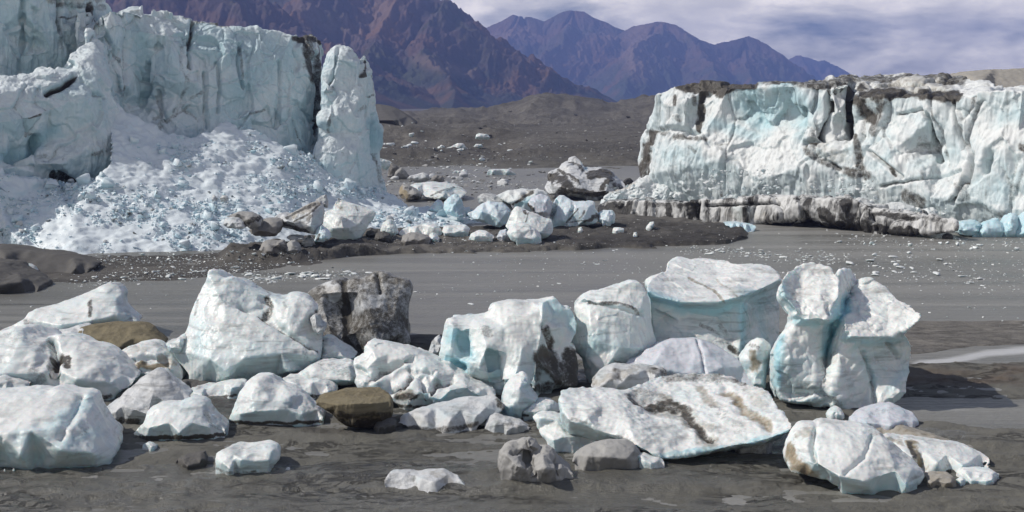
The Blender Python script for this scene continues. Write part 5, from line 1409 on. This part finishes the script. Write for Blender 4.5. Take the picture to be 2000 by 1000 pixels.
    def inside(c):
        n, k = len(op), False
        for i in range(n):
            a, b = op[i], op[i - 1]
            if (a[1] > c[1]) != (b[1] > c[1]) and c[0] < (b[0] - a[0]) * (c[1] - a[1]) / (b[1] - a[1]) + a[0]:
                k = not k
        return k
    g = [c for c in g if inside(c) and seg_dist(np.array([c[0]]), np.array([c[1]]), op + op[:1])[0] > 5]
    rr = random.Random(6)
    berg('tall cleft iceberg with a deep blue crack between two leaning overhanging lobes', ol, T=4.2, Yf=cleft_y, seed=160, N=185, drop=.5, smooth=2, lo=.03, fac=.08, blue=.06, flute=.12,
         ctrl=' '.join('%.1f,%.1f,%.2f' % (x, y, (.30 * math.sin(x * .045 + 1.2) * math.sin(y * .03) + rr.uniform(-.06, .06))) for x, y in g),
         strokes=[('blue', '1650,590 1628,640 1613,690', 13, 1.2), ('blue', '1555,625 1600,632', 9, .7), ('blue', '1532,660 1525,700 1520,750', 10, .9), ('blue', '1650,662 1700,670 1750,662', 8, .6), ('blue', '1530,560 1540,580 1552,600', 8, .6), ('blue', '1680,690 1700,740', 22, .3), ('dirt', '1616,700 1611,725 1608,750', 4, .6), ('dirt', '1625,700 1635,690', 6, .5), ('dirt', '1605,768 1640,790', 8, .5), ('dirt', '1740,670 1750,700', 4, .35), ('dirt', '1680,680 1705,740 1710,790', 2.5, .4), ('dirt', '1555,780 1600,765', 6, .3), ('blue', '1740,760 1775,720', 16, .4),
                  ('dirt', '1630,530 1640,550 1665,575', 4, .35), ('dirt', '1690,555 1750,600 1780,620', 12, .22), ('dirt', '1680,600 1740,640', 14, .16), ('dirt', '1580,590 1640,575', 10, .12)],
         carve=[('1690,690 1705,745 1708,795', 4, .25), ('1735,672 1752,695', 5, .25), ('1560,770 1600,768 1620,785', 6, .2), ('1618,598 1624,608', 6, .25)])
    berg('small white cone on mud before the foot of the tall cleft iceberg', '1614,815 1618,806 1626,798 1634,795 1642,800 1650,812 1648,818 1630,820', 'ice chunk', 'ice_chunk', None, T=.9, seed=163, N=40)
    berg('tiny white spike behind the small white cone', '1636,798 1638,788 1643,784 1648,792 1650,800', 'ice chunk', 'ice_chunk', None, T=.5, seed=164, N=30)
    berg('grey white rounded mound between the tall cleft iceberg and the smooth foreground lump', '1665,828 1672,818 1684,808 1700,801 1720,795 1736,792 1754,794 1770,802 1784,808 1795,818 1797,830 1792,838 1740,840 1690,838', T=2, lean=1.6, seed=165, N=80, mat='lilac', dirt=.06, strokes=[('dirt', '1690,812 1740,800', 10, .3)])
    berg('long brown mud ridge running behind the smooth foreground lump to the edge', '1684,826 1700,820 1725,826 1760,834 1780,842 1810,852 1850,860 1895,872 1930,882 1975,894 2010,900 2080,905 2080,916 1990,912 1930,908 1850,890 1780,878 1730,860 1700,845', 'mud ridge', 'mud_ridge', None, base=912, T=2, Yf=lambda x, y: gy(np.interp(x, [1684, 1800, 2000, 2080], [868, 900, 914, 918])) + .4 + (np.interp(x, [1684, 1800, 2000, 2080], [868, 900, 914, 918]) - y) * .04, seed=166, N=110, mat='boulder', tan=.55, dirt=.25, lo=.02, fac=.02)
    berg('smooth white egg shaped foreground lump with a tan stained left end', '1537,905 1540,888 1543,868 1550,852 1560,842 1572,836 1588,834 1598,836 1606,830 1616,828 1628,830 1642,833 1665,832 1690,833 1708,838 1722,846 1732,853 1745,864 1765,878 1780,892 1792,905 1803,916 1805,930 1798,944 1785,956 1770,962 1735,961 1700,957 1660,953 1632,948 1612,940 1595,934 1570,929 1545,924',
         T=3.0, lean=2.0, seed=167, N=130, pillow=.36, fac=.025, lo=.03, blue=.08, ctrl='1560,870,.4 1575,900,.7 1600,860,.7 1595,905,1.0 1640,850,.6 1650,890,1.1 1640,930,1.2 1690,860,.7 1700,900,1.1 1690,940,1.1 1740,885,.8 1750,920,.9 1780,920,.6 1770,950,.7',
         strokes=[('tan', '1545,880 1550,915 1590,930', 14, .95), ('tan', '1560,850 1575,845', 14, .5), ('dirt', '1555,915 1575,928', 9, .5), ('dirt', '1555,850 1545,890', 5, .3), ('dirt', '1700,840 1725,850', 6, .4), ('blue', '1720,958 1790,945', 12, .45)], carve=[('1592,840 1584,870 1592,905 1615,938', 4, .22), ('1650,925 1690,890 1705,850', 4, .1)])
    berg('low white iceberg with a brown muddy patch, behind the smooth foreground lump', '1722,856 1735,852 1760,858 1785,858 1815,862 1845,866 1875,871 1898,876 1910,884 1922,888 1935,893 1938,903 1930,912 1912,916 1880,922 1850,926 1818,924 1790,915 1750,900', base=926, T=2, lean=1.6, seed=168, N=100, ctrl='1760,875,.4 1800,880,.3 1850,885,.5 1900,898,.4 1830,905,.7 1780,895,.5 1880,910,.6', fac=.05,
         strokes=[('tan', '1780,865 1790,890 1800,910', 12, 1.0), ('dirt', '1778,866 1784,890', 7, .95), ('dirt', '1838,880 1852,905', 7, .4), ('tan', '1735,856 1760,862', 8, .6), ('blue', '1850,918 1920,908', 9, .4)])
    berg('brown rounded mud lump right of the smooth foreground lump', '1804,942 1810,932 1822,926 1842,925 1860,928 1870,938 1866,946 1848,949 1815,948', 'stone', 'stone', None, T=1, seed=169, N=45, mat='boulder', tan=.5)
    berg('flat white block at the right end of the row beside the brown mud lump', '1876,930 1878,922 1890,918 1915,918 1940,920 1952,926 1950,940 1944,947 1915,946 1890,943', 'iceberg', 'iceberg', None, T=1.2, lean=.9, seed=170, N=55)
    berg('pea sized white lump touching the brown rounded mud lump', '1868,945 1870,936 1878,932 1886,936 1888,944 1878,948', 'ice chunk', 'ice_chunk', None, T=.4, seed=171, N=30)


def mid_bergs():
    B = lambda label, o, **k: berg(label, o, k.pop('cat', 'iceberg'), k.pop('name', 'iceberg'), None, **dict(dict(N=70, fac=.06), **k))
    B('black mud mound at the frame edge on the far side of the dark gravel shelf', '-120,478 0,480 30,486 60,492 100,494 130,497 160,506 180,516 186,526 150,534 60,536 -120,536', T=6, lean=5, mat='rock', seed=200, cat='mud mound', name='mud_mound', N=90)
    B('black bare mound at the frame edge nearer than the other mud mound', '-120,508 0,512 20,520 45,535 62,548 76,560 72,568 30,572 -120,574', T=6, lean=5, mat='rock', seed=201, cat='mud mound', name='mud_mound', N=90)
    B('small white floe resting against the two black mud mounds', '26,520 34,514 48,516 62,523 68,531 55,535 38,528', base=536, T=1.6, seed=202, N=40)
    B('white tilted slab with brown scratches beside the striped dirty block', '632,452 630,430 634,415 650,408 655,394 660,391 672,394 690,398 705,402 720,408 734,416 728,428 720,438 712,452 704,465 686,470 660,468 645,465', base=474, T=4, seed=203, N=90, ctrl='655,420,.8 690,415,.6 715,420,.3 680,445,1.4 650,445,1.0 700,440,.8', lo=.02, fac=.04, strokes=[('dirt', '694,402 698,410', 3, .6), ('dirt', '668,425 662,440', 3, .5), ('tan', '655,395 670,410', 7, .5), ('dirt', '700,440 725,420', 5, .3), ('dirt', '672,450 690,455', 4, .4), ('dirt', '676,430 690,410', 3, .3)])
    B('slanting block with long brown dirt stripes left of the white tilted slab', '536,424 548,416 562,420 580,410 601,400 614,395 625,392 629,405 631,420 628,438 622,450 615,458 600,456 580,450 560,446 545,442', base=477, T=4, seed=204, mat='grimy', N=80, lo=.03, strokes=[('dirt', '560,425 590,410 615,400', 4, .9), ('dirt', '575,432 600,420 624,402', 3, .9), ('dirt', '555,440 600,452', 8, .9), ('tan', '570,420 620,398', 10, .6), ('dirt', '600,430 605,424', 6, .8), ('blue', '610,440 625,420', 10, .4)])
    B('dark triangular shard standing up behind the striped dirty block', '614,402 618,390 628,382 636,379 640,392 639,407 628,402', base=474, T=1.6, mat='grimy', dirt=.5, seed=205, N=40)
    B('black and white streaked boulder of ice in the dark cluster', '484,450 492,442 508,437 516,428 526,425 540,426 552,429 553,440 546,452 540,460 515,463 490,458', base=483, T=3, seed=206, mat='black', N=60, strokes=[('dirt', '520,430 525,445', 4, -1.0), ('dirt', '492,448 505,446', 6, -1.2)])
    B('pale grey wedge at the left end of the dark cluster', '436,438 440,428 452,424 466,425 476,432 480,446 465,447 445,445', base=488, T=2, seed=207, mat='grimy', dirt=-.2, N=50)
    B('brown layered slab above the pale grey wedge of the dark cluster', '440,424 452,417 466,413 490,415 505,422 513,430 508,442 490,447 478,440 462,428', base=487, T=2.4, seed=208, mat='boulder', N=60, strokes=[('dirt', '478,436 508,426', 6, .9)])
    B('black boulder with white patches nearest the water before the dark cluster', '504,488 510,478 514,471 528,468 540,471 553,470 558,480 559,492 540,495 515,494', T=2.4, seed=209, mat='black', N=60, strokes=[('dirt', '518,474 525,472', 5, -1.2), ('dirt', '518,486 524,484', 4, -1.2), ('dirt', '535,480 556,488', 8, .8)])
    B('grey round boulder leaning on the white patched black boulder', '554,490 558,478 566,471 576,470 584,480 586,490 572,494 560,494', T=2, seed=210, mat='boulder', N=45)
    B('small grey cone before the striped dirty block', '588,477 595,466 602,459 608,462 613,471 616,478 600,480', base=482, T=1.6, seed=211, mat='grimy', N=45)
    B('pale bluish spike between the striped block and the white tilted slab', '614,471 618,450 628,440 636,448 644,456 645,466 630,473', base=477, T=2, seed=212, mat='blueice', N=50, strokes=[('dirt', '619,468 623,458', 4, .9)])
    B('grey log shaped ice block with a black core in the dark cluster', '560,464 566,458 580,458 592,461 594,468 580,470 564,468', base=482, T=1.4, seed=213, mat='grimy', N=45)
    # pale teeth and blocks at the tip of the apron
    B('upright pale blue tooth of ice at the tip of the rubble apron', '866,408 868,394 876,386 887,379 894,381 900,388 903,398 905,412 910,425 890,424 872,418', base=440, T=3, mat='blueice', seed=214, blue=.4, strokes=[('blue', '875,405 900,405', 8, .5)])
    B('small pale blue fin left of the upright tooth', '836,410 846,398 855,388 862,392 867,402 867,412 850,414', base=432, T=1.8, mat='blueice', seed=215, N=50, blue=.25)
    B('wide pale blue angular block right of the upright tooth', '912,418 922,413 930,406 940,398 956,393 970,397 982,396 990,402 999,412 994,425 988,440 977,445 962,442 945,436 926,430', base=448, T=4, mat='blueice', seed=216, N=80, blue=.15)
    B('grey dirt topped hump behind the wide pale blue block', '932,384 944,378 960,379 975,383 988,390 997,398 1003,412 985,414 950,405 935,398', base=436, T=3, mat='grimy', dirt=.45, seed=217)
    B('white slanted slab with a dark nick, behind the front rounded block', '986,443 992,428 1000,412 1008,404 1018,405 1030,411 1042,416 1060,423 1078,430 1081,442 1080,456 1062,464 1040,468 1000,456', base=470, T=3.5, seed=218, N=80, strokes=[('dirt', '1024,412 1027,416', 4, .9), ('dirt', '1032,416 1027,432', 2, .7)], ctrl='1010,420,.8 1040,430,.9 1065,440,.6 1030,450,1.3 1060,455,.9 1005,440,1.0')
    B('front rounded white block with a green grey face at the tip of the gravel', '990,456 994,446 1001,438 1014,435 1030,437 1042,443 1052,450 1058,462 1057,474 1040,477 1016,477 998,469', T=3, seed=219, N=70, strokes=[('dirt', '1010,445 1020,460', 6, .35), ('blue', '1020,472 1055,468', 6, .6), ('dirt', '1030,455 1050,465', 9, .25)])
    B('long slab with brown layers and a teal underside behind the slanted white slab', '968,383 980,377 992,372 1018,369 1035,371 1052,370 1062,373 1070,378 1064,392 1040,412 1020,414 1002,402 990,396', base=440, T=4, seed=220, mat='wallr', N=80, strokes=[('dirt', '1000,400 1020,388 1040,376', 4, .9), ('blue', '1008,404 1035,388', 6, .9), ('tan', '1015,390 1040,374', 6, .7)])
    B('lilac white cube of ice between the brown layered slab and the cracked long block', '1030,398 1040,384 1056,379 1072,384 1079,396 1078,412 1070,426 1056,422 1042,414', base=446, T=3, seed=221, mat='lilac', N=60, strokes=[('dirt', '1030,398 1042,410', 4, 1.0)])
    B('long pale blue block split by dark cracks above the dark gravel', '1072,426 1076,408 1083,388 1092,380 1102,381 1112,388 1122,394 1140,393 1160,394 1163,406 1169,418 1167,434 1150,440 1120,444 1084,446', T=4, seed=222, mat='blueice', N=90, blue=.0, ctrl='1090,400,.6 1115,405,1.0 1150,405,.8 1100,430,1.2 1140,430,1.3', strokes=[('dirt', '1110,432 1128,408', 2, .8), ('dirt', '1132,425 1142,412', 3, .7), ('dirt', '1110,434 1140,430', 2.5, .7), ('dirt', '1145,432 1166,424', 7, .9), ('dirt', '1072,424 1084,395', 3, .6)], carve=[('1075,425 1086,392', 3, .5), ('1106,440 1120,402', 2, .4)])
    B('pale cube of ice at the right end of the long cracked block', '1168,434 1168,416 1180,410 1196,411 1202,420 1200,436 1184,441', T=2.6, seed=223, mat='blueice', N=55, fac=.03, blue=.1)
    B('small white ball of ice on the dark gravel below the long cracked block', '1128,452 1130,445 1136,443 1139,449 1137,454', T=.9, seed=224, N=30, cat='ice chunk', name='ice_chunk')
    B('short white log of ice on the dark gravel right of the pale cube', '1196,452 1199,445 1210,444 1219,447 1218,454 1204,455', T=1.2, seed=225, N=35, cat='ice chunk', name='ice_chunk')
    B('small white upright lump alone near the edge of the dark gravel', '1236,461 1238,454 1243,453 1246,460 1242,463', T=.9, seed=226, N=30, cat='ice chunk', name='ice_chunk')
    B('little white stack of two lumps at the right of the dark gravel', '1260,450 1264,442 1270,434 1278,433 1278,440 1270,450', T=1, seed=227, N=35, cat='ice chunk', name='ice_chunk')
    B('black round stone in the water near the pale blue waterline blocks', '1842,464 1844,458 1852,455 1860,457 1864,463 1856,467', T=1, seed=228, N=35, mat='rock', cat='stone', name='stone')
    B('flat wide white slab with a blue step beyond the rubble apron', '796,366 804,360 840,356 870,358 890,362 905,370 913,377 900,388 870,391 840,388 818,380', base=394, T=8, lean=7, seed=229, N=80, mat='ice', strokes=[('dirt', '842,382 865,372 888,366', 3, .7), ('blue', '870,372 890,368', 5, .6), ('tan', '880,360 910,378', 7, .3), ('dirt', '830,388 870,390', 5, .7)])
    B('tan and black sided block at the left end of the flat wide slab', '778,380 780,366 786,360 797,361 812,370 824,378 822,390 800,392 788,390', base=394, T=4, seed=230, N=60, mat='boulder', strokes=[('tan', '782,368 795,385', 9, 1.0), ('dirt', '800,385 822,388', 6, .9)])
    for k, (l, o, m) in enumerate([
            ('low pale lump with grey base along the shore, left of the mottled black boulder', '776,458 784,448 800,444 816,440 838,435 852,438 862,448 864,458 840,462 800,461', 'ice'),
            ('wide white lump with a teal front between mottled boulder and rounded white lump', '862,452 866,441 890,440 910,440 918,447 914,458 890,461 868,460', 'ice'),
            ('rounded white lump beside the front green faced block on the shore', '915,468 920,457 934,450 950,451 960,458 966,464 960,470 935,471', 'ice'),
            ('mottled black and white boulder on the shore below the low pale lump', '783,474 786,460 800,454 825,457 838,462 841,474 815,478', 'black'),
            ('white egg shaped lump leaning on the mottled boulder', '836,468 838,458 846,454 854,460 858,469 848,472', 'ice'),
            ('black boulder under the grey topped rock on the shore', '731,468 735,455 748,452 760,458 765,470 748,473', 'rock'),
            ('small black boulder touching the white tilted slab', '710,460 714,448 724,445 735,450 736,461 720,463', 'rock'),
            ('white crag with a flat dirty step above the black boulders on the shore', '742,452 748,436 760,428 768,430 774,444 778,456 762,461', 'ice'),
            ('pale bluish lump left of the front green faced block', '970,464 976,452 988,448 996,454 994,466 980,469', 'lilac')]):
        B(l, o, T=2.4, seed=240 + k, mat=m, N=55, fac=.08)
    # far side of the lagoon
    B('dirty lagoon iceberg with black and white slanting layers and a pointed top', '1070,378 1066,368 1074,355 1072,344 1074,338 1084,334 1092,330 1098,321 1106,317 1112,316 1114,309 1120,306 1126,304 1132,310 1138,320 1144,330 1156,330 1172,329 1186,332 1200,336 1199,346 1206,344 1214,352 1221,356 1223,366 1210,374 1195,382 1160,391 1120,384 1090,380', base=391, T=14, lean=9, seed=250, mat='grimy', N=130, fac=.09, lo=.05, blue=0,
      strokes=[('dirt', '1080,350 1090,345 1110,362 1100,375', 12, 1.1), ('dirt', '1092,332 1120,345 1130,352', 4, .9), ('dirt', '1112,318 1128,322 1138,332', 4, .8), ('dirt', '1150,340 1180,338 1195,345 1175,365', 9, 1.0), ('dirt', '1120,370 1150,378 1180,378', 9, 1.0), ('dirt', '1200,360 1215,368', 6, .9), ('dirt', '1120,350 1132,358', 5, .8), ('blue', '1138,318 1144,330', 4, .6), ('dirt', '1180,360 1200,350', 3, .8), ('tan', '1120,306 1135,318', 6, .3)])
    for k, (l, o, m, b, d) in enumerate([
            ('white block against the foot of the split ice tower', '740,326 740,309 750,311 766,317 764,326 752,332', 'ice', 345, 0),
            ('tall dark slab of dirty ice right of the split ice tower', '756,346 760,330 764,318 772,322 782,330 790,340 780,350', 'black', 352, .4),
            ('tan and black lump beside the tall dark slab', '768,349 772,335 784,326 790,332 800,344 790,351', 'boulder', 354, .2),
            ('grey dome with a white right half in the lagoon jam', '795,350 800,343 815,340 828,336 838,342 840,352 820,357', 'grimy', 358, .3),
            ('dark brown boulder of dirty ice in the lagoon jam', '840,355 843,345 852,341 864,344 869,354 856,358', 'black', 360, .3),
            ('flat topped white tabular floe on the far side of the lagoon', '950,341 952,333 956,331 995,330 998,334 1010,341 980,343', 'ice', 343, 0),
            ('small white hump with a low tail on the far side of the lagoon', '882,337 888,333 900,334 906,331 913,334 912,337 896,338', 'ice', 338, 0),
            ('black dirt covered hump between the dirty lagoon iceberg and the glacier', '1216,356 1222,349 1230,347 1237,353 1236,362 1222,364', 'rock', 372, 0),
            ('tan dirty slope of ice at the lagoon corner of the white glacier', '1224,372 1236,358 1250,345 1262,342 1262,360 1245,374', 'grimy', 390, .1),
            ('white boxy iceberg on the far moraine', '928,272 930,263 936,260 952,262 958,268 954,273', 'ice', 275, 0),
            ('white lump on the far moraine left of the boxy iceberg', '908,259 912,254 922,251 926,257 918,260', 'ice', 262, 0),
            ('long white heap on the far moraine below the boxy iceberg', '874,291 884,284 894,279 905,280 910,288 895,291', 'ice', 293, 0),
            ('jagged white heap on the far moraine beside the long white heap', '861,286 864,277 872,276 880,283 874,288', 'ice', 290, 0),
            ('white patch of ice near the dark dirt mound', '823,257 828,249 838,248 846,253 840,258', 'ice', 260, 0),
            ('small white block in front of the long white heap on the moraine', '924,287 930,281 940,281 944,287 935,290', 'ice', 292, 0)]):
        c = sum(q[0] for q in P(o)) / len(P(o))
        g = ground_hits([(c, max(q[1] for q in P(o)) - .5)])[0]
        yy = float(g.y)
        wd = (max(q[0] for q in P(o)) - min(q[0] for q in P(o))) * yy / F
        B(l, o, T=wd * .5, Yf=lambda x, y, Y=yy, t=wd: Y + t * .2, seed=260 + k, mat=m, N=45, fac=.08, dirt=d, floor=float(g.z))
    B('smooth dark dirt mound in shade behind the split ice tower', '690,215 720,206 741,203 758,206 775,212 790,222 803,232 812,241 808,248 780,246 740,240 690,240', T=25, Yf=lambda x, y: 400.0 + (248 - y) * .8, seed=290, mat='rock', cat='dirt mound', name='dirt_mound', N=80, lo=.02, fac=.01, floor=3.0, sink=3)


near_bergs()
mid_bergs()

# ------------------------------------------------------------------ air
def haze():
    m = bpy.data.materials.new('haze_air')
    m.use_nodes = True
    t = m.node_tree
    t.nodes.clear()
    o = t.nodes.new('ShaderNodeOutputMaterial')
    v = t.nodes.new('ShaderNodeVolumePrincipled')
    v.inputs['Color'].default_value = (.30, .43, 1.0, 1)
    v.inputs['Density'].default_value = 1.3e-4
    v.inputs['Anisotropy'].default_value = 0.0
    t.links.new(v.outputs['Volume'], o.inputs['Volume'])
    x, y0, y1, z0, z1 = 6500.0, -300.0, 11650.0, -65.0, 640.0
    co = [(a, b, c) for c in (z0, z1) for a, b in ((-x, y0), (x, y0), (x, y1), (-x, y1))]
    me = make_mesh('haze', co, [(0, 3, 2, 1), (4, 5, 6, 7), (0, 1, 5, 4), (1, 2, 6, 5), (2, 3, 7, 6), (3, 0, 4, 7)], m, smooth=False)
    tag(link('haze', me), kind='stuff')


haze()
